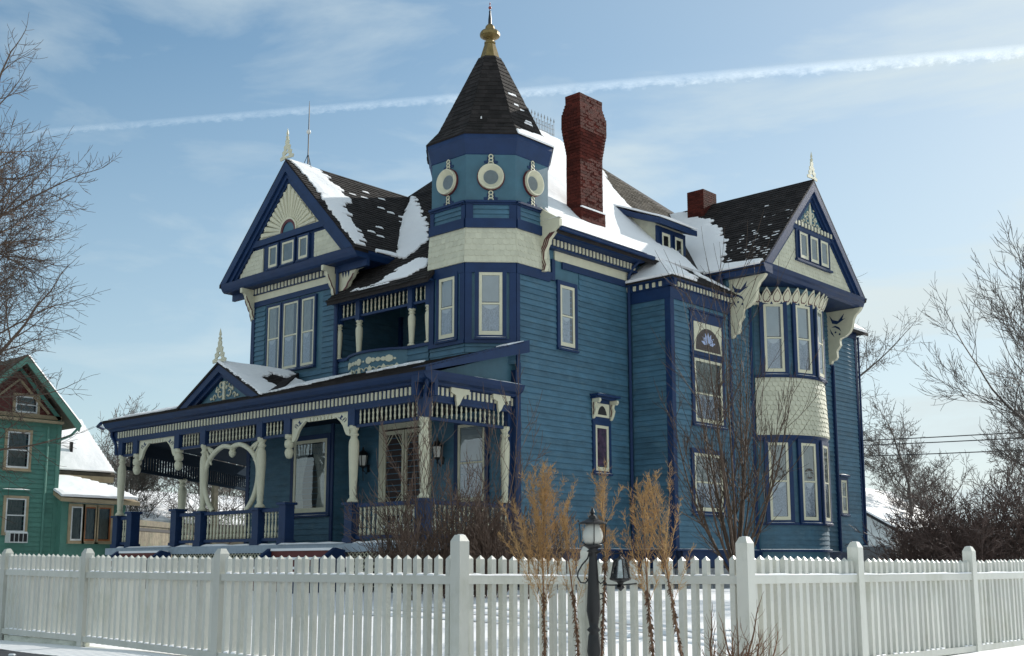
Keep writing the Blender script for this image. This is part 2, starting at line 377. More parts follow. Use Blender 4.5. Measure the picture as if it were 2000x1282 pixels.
# trodden trail across the lawn
for (y0, dz) in ((-9.6, .0), (-10.4, .0), (-8.9, .0)):
    mb = MB(); prev = None
    for i in range(44):
        x = 3 + i * 0.2; y = y0 + 0.25 * (vnoise(x * .5, y0) - .5) * 2
        z = gz(x, y) + 0.035; w = .05 * (1 + vnoise(x * 3, 8))
        mb.v += [(x, y - w, z - .03), (x, y, z + .02), (x, y + w, z - .03)]
        if i: b = 3 * i; mb.f += [(b - 3, b, b + 1, b - 2), (b - 2, b + 1, b + 2, b - 1)]
    struct('snow_track', mb, 'snow', True)

# ------------------------------------------------------------------ the house
H = empty('victorian_house', (-4.5, 3.0, -0.65), 'ornate blue house with corner turret, gables and a snowy roof behind the white fence', 'house')
CX, CY, AP = -1.5, -2.03, 1.5
def octa(ap, z, cx=CX, cy=CY):
    r = ap / math.cos(R(22.5)); return [Vector((cx + r * math.cos(R(a)), cy + r * math.sin(R(a)), z)) for a in range(-112, 248, 45) for a in [a - 0.5]]
def octprism(mb, rings, cap=True):
    vs = []; fs = []
    for ap, z in rings: vs += octa(ap, z)
    for i in range(len(rings) - 1):
        for k in range(8): fs.append((i * 8 + k, i * 8 + (k + 1) % 8, i * 8 + 8 + (k + 1) % 8, i * 8 + 8 + k))
    if cap: fs += [tuple(range(8)), tuple((len(rings) - 1) * 8 + k for k in range(8))]
    return mb.add(vs, fs)
DG = FR((CX + AP * math.tan(R(22.5)), CY - AP, 0), (1, 1, 0), (1, -1, 0)); DW = 2 * AP * math.tan(R(22.5))   # diagonal turret face
F353, F265, S0, S136 = FRONT(-3.53), FRONT(-2.65), SIDE(0), SIDE(1.36)
BLK = FRONT(2.0)

# masonry shell behind the boards
core = MB()
core.wbox(-9.88, 0, -2.65, 15.7, 0.25, 4.95)
core.wbox(-9.88, -5.9, -3.53, -1.0, 0.25, 8.35)
core.wbox(-9.88, -2.0, -1.2, 15.7, 4.9, 8.35); core.wbox(-2.3, 0, -1.5, 15.6, 4.9, 8.33)
core.wbox(-0.2, 1.36, 2.0, 11.1, 0.25, 7.62); core.wbox(-0.3, 1.355, 5.0, 11.05, 7.5, 8.3)
octprism(core, [(AP, 4.9), (AP, 10.3)])
wall = part('wall', core, 'tealflat', H)
# recess lining and floors
sk = MB()
for (fr, a, b) in ((S0, -2.65, 2.0), (BLK, 0, 1.36), (S136, 2.0, 11.1), (S0, 11.1, 15.7), (F265, -5.9, 0.0), (F353, -9.88, -5.9)):
    sk.box(fr, a - .02, b + .03, -0.3, 0.03, -0.08, 0.36); sk.box(fr, a - .03, b + .05, -0.3, 0.09, 0.355, 0.40)
parts('base_skirt', sk, 'navy', H)
fd = MB()
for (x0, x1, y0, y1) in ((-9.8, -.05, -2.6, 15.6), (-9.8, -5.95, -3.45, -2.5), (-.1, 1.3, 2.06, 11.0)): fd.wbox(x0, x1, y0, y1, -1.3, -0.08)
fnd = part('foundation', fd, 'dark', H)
sb = MB(); sb.box(WF, -.195, .195, -.05, .05, 0, .2); sbm = sb.mesh('stone_block'); sbm.materials.append(M['stone'])
for fr, a, b in ((S136, 2.05, 11.0), (BLK, 0.1, 1.3), (S0, -2.6, 2.0)):
    for r in range(3):
        x = a + (.2 if r % 2 else 0) + .2
        while x < b:
            p = fr.p(x, 0.0 if fr is not S0 else 0.0, -0.3 - r * 0.215); o = link('stone_block', sbm, None, fnd, p, rot=(0, 0, math.atan2(fr.t.y, fr.t.x))); x += 0.405
for fr, a, b in ((S136, 2.0, 6.1), (S0, -2.3, 1.9), (S136, 9.7, 11.1), (BLK, 0.1, 1.1)): snowstrip(fr, a, b, 0.0, 0.088, 0.40, H, .02)

# clapboards
clapboards(S0, -2.52, -0.2, 4.95, 7.16, wall)
clapboards(S0, -2.52, 1.95, 0.42, 4.955, wall)
clapboards(S0, -0.2, 1.95, 4.95, 7.58, wall)
clapboards(BLK, 0.10, 1.22, 0.42, 7.1, wall)
clapboards(S136, 2.13, 4.86, 0.42, 7.1, wall)
clapboards(S136, 4.86, 6.0, 0.42, 8.1, wall, stuff=True)
clapboards(S136, 9.9, 11.0, 0.42, 8.1, wall)
clapboards(S0, 11.2, 15.58, 0.42, 8.12, wall)
clapboards(F353, -9.76, -9.25, 4.95, 7.6, wall, stuff=True)
clapboards(F353, -6.52, -5.98, 4.95, 7.6, wall, stuff=True)
clapboards(F353, -9.25, -6.52, 4.95, 5.38, wall)
clapboards(F353, -9.76, -5.98, 0.50, 4.6, wall, e=.16, stuff=True)
clapboards(F265, -5.85, -0.12, 0.50, 4.6, wall, e=.16, stuff=True)
clapboards(FRONT(-3.5), -5.86, -2.2, 4.85, 5.48, wall)
clapboards(FR((-5.9, 0, 0), (0, 1, 0), (1, 0, 0)), -3.4, -1.25, 4.95, 7.1, wall, stuff=True)
clapboards(FRONT(-1.2), -5.85, -2.2, 4.95, 7.1, wall, stuff=True)
clapboards(FR((-5.9, 0, 0), (0, 1, 0), (1, 0, 0)), -3.5, -2.7, .5, 4.4, wall, stuff=True)
# turret: boards beside the lower windows, panelled belt
for k in range(3): 
    pass
clapboards(DG, 0.0, DW, 4.85, 5.42, wall); clapboards(F353, -2.12, -0.88, 4.85, 5.42, wall)
clapboards(DG, 0.18, DW - .16, 8.52, 8.90, wall, e=.127); clapboards(F353, -2.0, -1.0, 8.52, 8.90, wall, e=.127); clapboards(S0, -2.52, -1.5, 8.52, 8.90, wall, e=.127)

# corner boards and flat trim (navy)
tr = MB()
def cb(fr, x0, x1, z0, z1, y1=0.045): tr.box(fr, x0, x1, 0, y1, z0, z1)
for (fr, x0, x1, z0, z1) in ((S0, -2.66, -2.52, 0.4, 4.9), (F265, -.12, .04, .4, 4.7), (S0, -2.66, -2.54, 4.9, 7.2), (BLK, 1.22, 1.40, .4, 7.2), (S136, 1.965, 2.13, .4, 7.2), (S136, 4.86, 4.96, .4, 7.6),
    (S0, 15.58, 15.74, .4, 8.15), (S136, 11.0, 11.14, .4, 8.15), (F353, -9.92, -9.76, .4, 7.66), (F353, -5.98, -5.87, .4, 7.66),
    (S136, 6.0, 6.14, .4, 8.1), (S136, 9.76, 9.9, .4, 8.1), (S0, 1.93, 1.99, .4, 7.6), (S0, 11.13, 11.2, .4, 8.15)): cb(fr, x0, x1, z0, z1)
cb(S0, -0.9, 2.0, 7.58, 7.76, .05); cb(S0, -1.5, -1.2, 7.2, 7.4, .05); cb(S0, -1.32, -1.2, 7.2, 7.76, .052)
cb(S0, 11.1, 15.76, 8.12, 8.36, .05)
cb(BLK, 0.0, 1.40, 7.1, 7.42, .05); cb(S136, 1.96, 4.95, 7.1, 7.42, .052)
cb(F353, -9.92, -5.87, 7.62, 7.78, .05)
for fr, a, b in ((F353, -2.14, -.87), (DG, -.01, DW + .01), (S0, -2.66, -1.4)):
    cb(fr, a, b, 7.14, 7.39, .06); cb(fr, a, b, 8.28, 8.52, .085); cb(fr, a, b, 8.88, 8.95, .05); cb(fr, a, b, 8.93, 8.985, .10)
for fr, xs_ in ((F353, (-2.12, -1.0)), (DG, (0.0, DW - .16)), (S0, (-2.65,))):
    for x in xs_: cb(fr, x, x + .13 + (.05 if fr is DG else 0), 8.52, 8.9, .05)
for fr, a, b in ((F353, -2.14, -.87), (DG, -.01, DW + .01)):
    cb(fr, a, a + .17, 5.42, 7.15, .05); cb(fr, b - .17, b, 5.42, 7.15, .05); cb(fr, a, b, 5.36, 5.46, .07)
tr.wbox(-5.86, -5.74, -1.3, -1.15, 4.9, 7.1); tr.wbox(-5.9, -5.8, -3.55, -3.4, 4.9, 7.3)
parts('trim_board', tr, 'navy', H)
fl = MB()   # fluted teal strips between the turret's navy boards
for fr, xs_ in ((F353, (-1.90, -1.08)), (DG, (.22, DW - .27))):
    for x in xs_:
        z = 5.46
        while z < 7.1: fl.box(fr, x, x + .05, 0, .035, z, z + .115); z += .125
part('fluted_strip', fl, 'teal', H, stuff=True)
# cream shingled band of the turret
for fr, a, b, kx in ((F353, -2.16, -.84, 0), (DG, -.035, DW + .035, 0), (S0, -2.69, -1.44, 0)):
    b0 = MB(); pts = []
    vs = [fr.p(a, .09, 7.39), fr.p(b, .09, 7.39), fr.p(b, .03, 8.29), fr.p(a, .03, 8.29), fr.p(a, 0, 7.39), fr.p(b, 0, 7.39), fr.p(b, 0, 8.29), fr.p(a, 0, 8.29)]
    b0.add(vs, [(0, 1, 2, 3), (0, 4, 5, 1), (1, 5, 6, 2), (0, 3, 7, 4)])
    bn = part('shingle_band', b0, 'creamshingle', H)
    vd = (fr.p(a, .03, 8.29) - fr.p(a, .09, 7.39)); nd = fr.t.cross(vd); nd = nd if nd.dot(fr.n) > 0 else -nd
    shingles(fr.p(a, .09, 7.39), fr.t, vd, nd, [(0, 0), (b - a, 0), (b - a, .9), (0, .9)], 'creamshingle', bn, row=.15, wmin=.13, wmax=.17, lift=.010, scal=True, jit=.004)

# ---- windows
def window(fr, x0, x1, z0, z1, up='blind', lo='lace', cas=.10, meet=.5, sill=True, gap=.14, name='window', y=0.0, cream=.075, snow=True, casm='navy', sash='cream', y_off=0.0):
    w = MB(); y = y_off
    w.box(fr, x0 - cas, x0, y, y + .07, z0 - cas * .6, z1 + cas); w.box(fr, x1, x1 + cas, y, y + .07, z0 - cas * .6, z1 + cas)
    w.box(fr, x0 + .001, x1 - .001, y, y + .068, z1, z1 + cas); w.box(fr, x0 + .001, x1 - .001, y, y + .068, z0 - cas * .6, z0)
    if sill: w.box(fr, x0 - cas * 1.1, x1 + cas * 1.1, y, y + .11, z0 - cas * .6 - .05, z0 - cas * .6 - .003)
    W = part(name, w, casm, H)
    s = MB(); c = cream; zm = z0 + (z1 - z0) * meet
    s.box(fr, x0 + .001, x0 + c, y + .026, y + .062, z0 + .001, z1 - .001); s.box(fr, x1 - c, x1 - .001, y + .026, y + .062, z0 + .001, z1 - .001)
    s.box(fr, x0 + c, x1 - c, y + .026, y + .060, z1 - c, z1 - .001); s.box(fr, x0 + c, x1 - c, y + .026, y + .060, z0 + .001, z0 + c * 1.35)
    if meet: s.box(fr, x0 + c, x1 - c, y + .026, y + .058, zm - .022, zm + .022)
    part('sash_frame', s, sash, W)
    d = MB(); d.box(fr, x0 + c, x1 - c, y + .002, y + .029, z0 + c, z1 - c); part('interior', d, 'dimroom' if up == 'dim' else 'dark', W)
    zs = [(z0 + c * 1.35, zm - .022, lo), (zm + .022, z1 - c, up)] if meet else [(z0 + c * 1.35, z1 - c, up)]
    for a, b, kind in zs:
        p = MB(); p.add([fr.p(x0 + c, y + .048, a), fr.p(x1 - c, y + .048, a), fr.p(x1 - c, y + .048, b), fr.p(x0 + c, y + .048, b)], [(0, 1, 2, 3)])
        part('pane', p, 'glass', W)
        xa, xb = x0 + c, x1 - c; g = (xb - xa) * gap
        if kind == 'blind':
            q = MB(); q.box(fr, xa + .004, xb - g, y + .030, y + .034, a + .03, b - .002); part('roller_blind', q, 'blind', W)
        elif kind in ('lace', 'drape'):
            m_ = 'lace' if kind == 'lace' else 'drape'; q = MB(); n = 14; xb2 = xb - g; vs = []
            for i in range(n + 1):
                x = xa + .004 + (xb2 - xa - .004) * i / n; yy = y + .034 + .004 * math.cos(i * 2.4)
                vs += [fr.p(x, yy, a + .01), fr.p(x, yy, b - .004)]
            q.add(vs, [(2 * i, 2 * i + 2, 2 * i + 3, 2 * i + 1) for i in range(n)]); part('curtain', q, m_, W)
            if kind == 'lace':
                q = MB(); hw = (b - a) * .16; k = 8; pts = [(xa + .01, b - .01), (xb2 - .005, b - .01)] + [(xb2 - (xb2 - xa) * i / k, b - .012 - hw * math.sin(math.pi * i / k)) for i in range(k + 1)][1:-1]
                q.prism(fr, pts, y + .0405, y + .043); part('valance', q, 'lacewhite', W)
    if snow and sill: snowstrip(fr, x0 - cas * .9, x1 + cas * .9, y + .055, y + .112, z0 - cas * .6 - .003, W, .018)
    return W
window(F353, -1.76, -1.20, 5.56, 7.10)
window(DG, DW / 2 - .29, DW / 2 + .29, 5.56, 7.14, gap=.02)
window(S0, -1.02, -.44, 5.54, 7.14, cas=.11, gap=.2)
for a, b in ((-9.05, -8.47), (-8.29, -7.60), (-7.42, -6.84)): window(F353, a, b, 5.56, 7.50, up='drape', lo='lace', cas=.07, gap=.3, cream=.055)
for a, b in ((-7.62, -5.99),): window(F353, a + .02, b - .12, 1.42, 3.42, up='', lo='', meet=0, cas=.13, cream=.09)
# draped curtains of the big porch window
Wb = [o for o in COL.objects if o.name.startswith('window')][-1]
for s_ in (0, 1):
    q = MB(); n = 16; vs = []; xa, xb = (-7.5, -6.85) if s_ == 0 else (-6.85, -6.22)
    for j in range(9):
        z = 3.30 - j * .225; pull = 0.55 * math.sin(min(1, j / 6) * math.pi / 2) if j < 7 else .55 - .06 * (j - 6)
        for i in range(n + 1):
            t = i / n; x = xa + (xb - xa) * t
            x = xa + (x - xa) * (1 - pull) if s_ == 0 else xb - (xb - x) * (1 - pull)
            vs.append(F353.p(x, .034 + .004 * math.cos(i * 1.9), z))
    q.add(vs, [(j * (n + 1) + i, j * (n + 1) + i + 1, (j + 1) * (n + 1) + i + 1, (j + 1) * (n + 1) + i) for j in range(8) for i in range(n)])
    part('curtain', q, 'drape', Wb, smooth=True)
window(F265, -1.95, -1.0, 1.55, 3.50, up='blind', lo='lace', cas=.13, gap=.05)
# 1st floor hooded arch window on the side wall
Wn = window(S0, 0.36, 0.92, 2.42, 3.62, up='', lo='', meet=0, cas=.10)
q = MB(); q.box(S0, .43, .85, .030, .036, 2.55, 3.54); part('stained_pane', q, 'purpleglass', Wn)
q = MB(); q.box(S0, .26, 1.02, 0, .055, 3.72, 4.36); part('hood_board', q, 'navy', Wn)
q = MB(); q.box(S0, .34, .94, .055, .075, 3.84, 4.20); part('arch_panel', q, 'cream', Wn)
q = MB(); q.prism(S0, [(.45, 3.90)] + [(.64 - .19 * math.cos(math.pi * t / 8) * (1 - .15 * math.sin(math.pi * t / 8)), 3.90 + .24 * math.sin(math.pi * t / 8)) for t in range(1, 8)] + [(.83, 3.90)], .075, .079); part('arch_light', q, 'dark', Wn)
q = MB(); q.box(S0, .18, 1.16, 0, .30, 4.36, 4.42); q.box(S0, .22, 1.10, 0, .2, 4.30, 4.36); part('window_hood', q, 'navy', Wn)
snowstrip(S0, .2, .55, 0, .29, 4.42, Wn, .03)
brk = [(0, 0), (.24, 0), (.25, -.06), (.2, -.12), (.12, -.10), (.09, -.18), (.13, -.28), (.09, -.40), (.04, -.50), (0, -.52)]
for yy in (.28, 1.03):
    q = MB(); fr = FR((0.055, yy, 4.30), (1, 0, 0), (0, -1, 0)); q.prism(fr, brk, -.04, .04); part('scroll_bracket', q, 'cream', Wn)
    q = MB(); q.prism(fr, [(.07, -.10), (.05, -.2), (.08, -.3), (.05, -.42), (.02, -.42), (.05, -.3), (.02, -.2), (.04, -.10)], .041, .045); part('bracket_inlay', q, 'maroon', Wn)
# stair window with lunette
W1 = window(S136, 3.02, 4.40, 3.84, 5.60, up='drape', lo='lace', cas=.13, gap=.1, meet=.45)
q = MB(); q.box(S136, 2.88, 4.54, 0, .06, 5.72, 6.92); part('head_board', q, 'navy', W1)
q = MB(); q.box(S136, 3.02, 4.40, .06, .08, 5.80, 6.62); part('arch_panel', q, 'cream', W1)
q = MB(); q.prism(S136, [(3.08, 5.84)] + [(3.70 - .62 * math.cos(math.pi * t / 14), 5.92 + .56 * math.sin(math.pi * t / 14)) for t in range(0, 15)] + [(4.32, 5.84)], .08, .085); part('stained_lunette', q, 'stained', W1)
q = MB()
for t in range(7):
    a = math.pi * (t + .5) / 7; c0 = Vector((3.70, 6.02)); d = Vector((math.cos(a), math.sin(a))); e = Vector((-d.y, d.x))
    P = [c0 + d * .05, c0 + d * .2 + e * .06, c0 + d * .36, c0 + d * .2 - e * .06]; q.prism(S136, [(p.x, p.y) for p in P], .085, .089)
part('sunburst_glass', q, 'stainedblue', W1)
q = MB(); q.box(S136, 2.88, 4.54, 0, .10, 5.68, 5.72); q.box(S136, 2.84, 4.58, 0, .10, 6.92, 6.97); parts('mould', q, 'navy', W1)
window(S136, 2.90, 4.28, 1.42, 2.98, up='drape', lo='lace', cas=.13, gap=.25)
window(S0, 14.00, 14.42, 1.75, 2.90, up='drape', lo='drape', cas=.09, gap=.05)
q = MB(); q.box(S0, 13.85, 14.57, 0, .14, 3.02, 3.08); part('drip_cap', q, 'navy', H); snowstrip(S0, 13.85, 14.57, 0, .14, 3.08, H, .03)

# ---- turret top: round windows, frieze, roof, finial
q = MB(); octprism(q, [(AP, 10.2), (AP + .02, 10.22), (AP + .10, 10.56), (AP + .12, 10.60), (AP + .12, 10.70)]); part('turret_frieze', q, 'navy', H)
for fr, xc in ((F353, CX), (DG, DW / 2), (S0, CY)):
    cen = fr.p(xc, 0, 9.60); nz = 28
    def ring(r0, r1, r2, y0, y1):   # annulus standing proud with a sloping reveal
        b = MB(); vs = []
        for k in range(nz):
            a = 2 * math.pi * k / nz; u = fr.t * math.cos(a) + Vector((0, 0, math.sin(a)))
            vs += [cen + u * r0 + fr.n * y0, cen + u * r0 + fr.n * y1, cen + u * r1 + fr.n * y1, cen + u * r2 + fr.n * (y0 + .01)]
        b.add(vs, [(4 * k + i, 4 * ((k + 1) % nz) + i, 4 * ((k + 1) % nz) + i + 1, 4 * k + i + 1) for k in range(nz) for i in range(3)]); return b
    Wr = part('round_window', ring(.350, .31, .30, 0.0, .05), 'maroon', H)
    part('round_frame', ring(.325, .30, .18, 0.01, .13), 'cream', Wr, smooth=False)
    b = MB(); b.prism(fr, [(xc + .21 * math.cos(2 * math.pi * k / 24), 9.60 + .21 * math.sin(2 * math.pi * k / 24)) for k in range(24)], .0, .022); part('interior', b, 'dimroom', Wr)
    b = MB(); b.add([fr.p(xc + .205 * math.cos(2 * math.pi * k / 24), .03, 9.60 + .205 * math.sin(2 * math.pi * k / 24)) for k in range(24)], [tuple(range(24))]); part('pane', b, 'glass', Wr)
    for zc in (10.06, 9.11):
        b = MB()
        for i, rr in enumerate((.050, .050, .062)):
            zz = zc + (.085 - i * .095)
            pts = [fr.p(xc + rr * math.cos(2 * math.pi * k / 10), .025, zz + rr * math.sin(2 * math.pi * k / 10)) for k in range(11)]; b.tube(pts, .017, 5, False)
        part('chain_ornament', b, 'cream', H)
        b = MB(); 
        for s_ in (-1, 1): b.prism(fr, [(xc + s_ * .05, zc - .10), (xc + s_ * .17, zc - .09), (xc + s_ * .18, zc - .03), (xc + s_ * .10, zc - .02), (xc + s_ * .09, zc + .08), (xc + s_ * .05, zc + .1)], 0, .015)
        part('ornament_backing', b, 'navy', H)
trings = [(1.64, 10.70), (1.66, 10.72), (1.34, 11.12), (.30, 13.41), (.26, 13.43)]
q = MB(); octprism(q, trings); trf = part('turret_roof', q, 'shingle', H)
for i in (1, 2):
    lo_, hi_ = octa(*trings[i]), octa(*trings[i + 1])
    for k in (0, 1, 2, 7):
        a, b, c, d = lo_[k], lo_[(k + 1) % 8], hi_[(k + 1) % 8], hi_[k]; ud = (b - a).normalized(); w = (b - a).length; w2 = (c - d).length
        vd = ((c + d) / 2 - (a + b) / 2); hgt = vd.length; nd = ud.cross(vd).normalized()
        if nd.dot(a - Vector((CX, CY, a.z))) < 0: nd = -nd
        shingles(a, ud, vd, nd, [(0, 0), (w, 0), (w / 2 + w2 / 2, hgt), (w / 2 - w2 / 2, hgt)], 'shingle', trf, row=.15, wmin=.18, wmax=.3, lift=.014)
        if k == 2 and i == 1:
            snowpatch(a, ud, vd, nd, [(0.0, -.02), (w, -.02), (w - .1, .33), (.35, .27), (.05, .16)], trf, th=.035, jl=.03, jr=.02)
        if k == 2 and i == 2:
            snowpatch(a, ud, vd, nd, [(.30, 0), (1.0, 0), (.85, .5), (.45, .3)], trf, th=.02, holes=.55, row=.05)
            for (x, y) in ((.42, .75), (.36, 1.1), (.5, 1.12), (.6, .62)): snowpatch(a, ud, vd, nd, [(x, y), (x + .22, y), (x + .2, y + .06), (x, y + .06)], trf, th=.018, jl=.04, jr=.04, row=.03)
        if k == 1 and i == 2: snowpatch(a, ud, vd, nd, [(.28, .12), (.34, .12), (.34, .2), (.28, .2)], trf, th=.02, jl=.01, jr=.01)
q = MB()
octprism(q, [(.27, 13.39), (.135, 13.87), (.15, 13.87), (.15, 13.91), (.11, 13.92)])
q.lathe((CX, CY, 0), [(.11, 13.92), (.10, 13.99), (.20, 14.04), (.27, 14.09), (.275, 14.16), (.24, 14.22), (.12, 14.25), (.13, 14.31), (.12, 14.37), (.07, 14.43), (.04, 14.46)], 16); part('turret_finial', q, 'gold', H)
q = MB(); q.lathe((CX, CY, 0), [(.05, 14.44), (.045, 14.59), (.025, 14.77), (.03, 14.79), (.03, 14.81), (.015, 14.85), (.012, 14.92)], 8); part('finial_spike', q, 'iron', H)
q = MB(); q.ball((CX, CY, 14.92), .045); q.ball((CX, CY, 15.03), .022, 6); q.lathe((CX, CY, 0), [(.01, 14.94), (.006, 15.09)], 6); part('finial_ball', q, 'copper_red', H)

# ---- main roofs (all 45 degrees)
def roofslab(name, pts, th=.16, m='shingle', under='navy'):
    q = MB(); q.slab(pts, th); return part(name, q, m, H)
RS, RE = (-5.15, 3.15, 14.15), (-5.15, 4.9, 14.15); HB = (-2.8, 8.2, 11.8)
mr = roofslab('main_roof', [(.6, -1.72, 8.4), (.6, 4.9, 8.4), (.3, 5.4, 8.7), (-2.6, 8.0, 11.6), HB, RE, RS, (-2.02, .02, 11.02), (-.45, -1.55, 9.45)])
part('main_roof', MB().slab([(-5.95, -3.85, 7.15), (-1.9, -3.85, 7.15), (-2.0, -2.9, 8.1), (-1.9, -.1, 10.9), RS, (-9.2, -.9, 10.1), (-5.95, -2.9, 8.1)], .12), 'shingle', H)
part('main_roof', MB().slab([(-10.3, -1.0, 9.0), RS, RE, (-10.3, 11, 9.0)], .12), 'shingle', H)
part('main_roof', MB().slab([RE, HB, (.3, 15.9, 8.4), (-10.3, 15.9, 8.4)], .12), 'shingle', H)
U1, V1, N1 = (0, 1, 0), (-1, 0, 1), (1, 0, 1); s2 = math.sqrt(2); O1 = (.6, 0, 8.4)     # +X slope frame: u = Y, v = (.6-X)*s2
def q1(X, Y): return (Y, (.6 - X) * s2)
# bare patch low on the hip end, sunlit shingle painted in brown
shingles(O1, U1, V1, N1, [q1(-.2, 5.2), q1(-2.5, 7.6), HB and q1(-2.75, 8.0), q1(-4.4, 5.9), q1(-3.6, 5.2), q1(-2.1, 4.7)], 'shingle_brown_sunlit', mr, lift=.02)
shingles(O1, U1, V1, N1, [q1(-.3, -1.1), q1(-1.5, -.9), q1(-1.5, .3), q1(-.3, .4)], 'shingle', mr, lift=.02)
snowpatch(O1, U1, V1, N1, [q1(.62, -1.70), q1(.62, 4.6), q1(-1.2, 4.9), q1(-2.2, 4.75), q1(-3.0, 5.15), q1(-3.9, 5.9), q1(-5.05, 4.95), q1(-5.15, 3.15), q1(-.75, -1.25), q1(-.5, -1.5)], mr, th=.07, jl=.015, jr=.07, row=.14)
# front slope over the balcony
U2, V2, N2 = (1, 0, 0), (0, 1, 1), (0, -1, 1); O2 = (0, -3.85, 7.15)
def q2(X, Y): return (X, (Y + 3.85) * s2)
shingles(O2, U2, V2, N2, [q2(-6.0, -3.87), q2(-1.95, -3.87), q2(-1.95, -.1), q2(-5.15, 3.1), q2(-9, -.8), q2(-5.95, -2.8)], 'shingle', mr, lift=.02)
snowpatch(O2, U2, V2, N2, [q2(-7.36, .48), q2(-6.93, .29), q2(-5.7, -.60), q2(-4.4, -1.52), q2(-3.75, -2.1), q2(-3.68, -2.5), q2(-3.9, -2.84), q2(-4.3, -2.68), q2(-4.75, -2.35), q2(-5.3, -1.9), q2(-6.35, -.83)], mr, th=.05, jl=.07, jr=.10)
snowpatch(O2, U2, V2, N2, [q2(-4.1, -3.66), q2(-2.9, -3.66), q2(-2.4, -3.42), q2(-2.5, -3.2), q2(-3.2, -2.99), q2(-3.6, -3.12)], mr, th=.045, jl=.22, jr=.10)
snowpatch(O2, U2, V2, N2, [q2(-5.2, -3.72), q2(-3.6, -3.72), q2(-3.4, -3.62), q2(-5.0, -3.6)], mr, th=.02, holes=.5, row=.03)
# front gable roof
GX, GZ, GE = -7.72, 11.64, 8.41
gr = part('gable_roof', MB().slab([(GX, -4.09, GZ), (-4.52, -4.09, 8.41), (-4.52, -2.55, 8.41), (-5.0, -2.1, 8.9), (GX, .85, GZ)], .10), 'shingle', H)
part('gable_roof', MB().slab([(GX, -4.09, GZ), (-10.92, -4.09, 8.41), (-10.92, 1.0, 8.41), (GX, .85, GZ)], .10), 'shingle', H)
gs = (GZ - 8.41) / 3.2; gl = math.hypot(1, gs); O3 = (-4.52, 0, 8.41); U3, V3, N3 = (0, 1, 0), (-1, 0, gs), (gs, 0, 1)
def q3(X, Y): return (Y, (-4.52 - X) * gl)
shingles(O3, U3, V3, N3, [q3(-4.48, -4.13), q3(-4.48, -2.55), q3(-5.0, -2.1), q3(GX, .8), q3(GX, -4.13)], 'shingle', gr, lift=.02)
snowpatch(O3, U3, V3, N3, [q3(GX + .02, -4.0), q3(-7.2, -3.86), q3(-6.64, -3.79), q3(-5.86, -3.95), q3(-5.17, -4.0), q3(-4.6, -4.0), q3(-4.6, -3.7), q3(-5.06, -3.4), q3(-5.43, -3.45), q3(-5.84, -3.26), q3(-6.25, -3.10), q3(-6.54, -2.6), q3(-6.9, -2.72), q3(-7.3, -2.75), q3(GX + .03, -3.1)], gr, th=.05, jl=.05, jr=.16)
snowpatch(O3, U3, V3, N3, [q3(-4.48, -3.4), q3(-4.48, -2.5), q3(-4.62, -2.45), q3(-4.6, -3.3)], gr, th=.05, jl=.05, jr=.05, row=.04)
for (X, Y) in ((-6.9, -1.9), (-7.2, -1.6), (-6.6, -1.5), (-6.5, -1.2), (-7.1, -1.05), (-6.45, -.8), (-6.2, -1.0), (-5.6, -2.4), (-5.2, -2.7), (-6.9, -2.35), (-5.3, -2.95)):
    snowpatch(O3, U3, V3, N3, [q3(X, Y), q3(X, Y + .28), q3(X - .06, Y + .25), q3(X - .06, Y)], gr, th=.02, jl=.06, jr=.06, row=.03)
# side gable roof
YC = 7.96
sg = part('side_gable_roof', MB().slab([(2.65, YC, GZ), (2.65, 4.78, 8.41), (.40, 4.78, 8.41), (-2.75, YC, GZ)], .10), 'shingle', H)
part('side_gable_roof', MB().slab([(2.65, YC, GZ), (2.65, 11.14, 8.41), (-.5, 11.14, 8.41), (-2.75, YC, GZ)], .10), 'shingle', H)
ss = (GZ - 8.41) / 3.18; sl = math.hypot(1, ss); O4 = (0, 4.78, 8.41); U4, V4, N4 = (1, 0, 0), (0, 1, ss), (0, -ss, 1)
def q4(X, Y): return (X, (Y - 4.78) * sl)
shingles(O4, U4, V4, N4, [q4(2.68, 4.76), q4(.40, 4.76), q4(-2.7, YC), q4(2.68, YC)], 'shingle', sg, lift=.02)
snowpatch(O4, U4, V4, N4, [q4(.25, 4.76), q4(1.15, 4.9), q4(1.0, 5.3), q4(.75, 5.9), q4(.1, 6.6), q4(-.9, 7.35), q4(-2.0, 7.9), q4(-2.7, 7.93), q4(-1.6, 6.7)], sg, th=.05, jl=.03, jr=.16)
snowpatch(O4, U4, V4, N4, [q4(.7, 4.75), q4(2.6, 4.75), q4(2.6, 4.88), q4(2.0, 4.92), q4(.9, 5.02)], sg, th=.05, jl=.04, jr=.04, row=.03)
for i in range(70):
    X, Y = random.uniform(1.1, 2.55), 4.95 + abs(random.gauss(0, .75)); w = random.uniform(.06, .22)
    if Y < 7.4: snowpatch(O4, U4, V4, N4, [q4(X, Y), q4(min(X + w, 2.62), Y), q4(min(X + w, 2.62), Y + .03), q4(X, Y + .03)], sg, th=.012, jl=.02, jr=.02, row=.03, wave=.004)
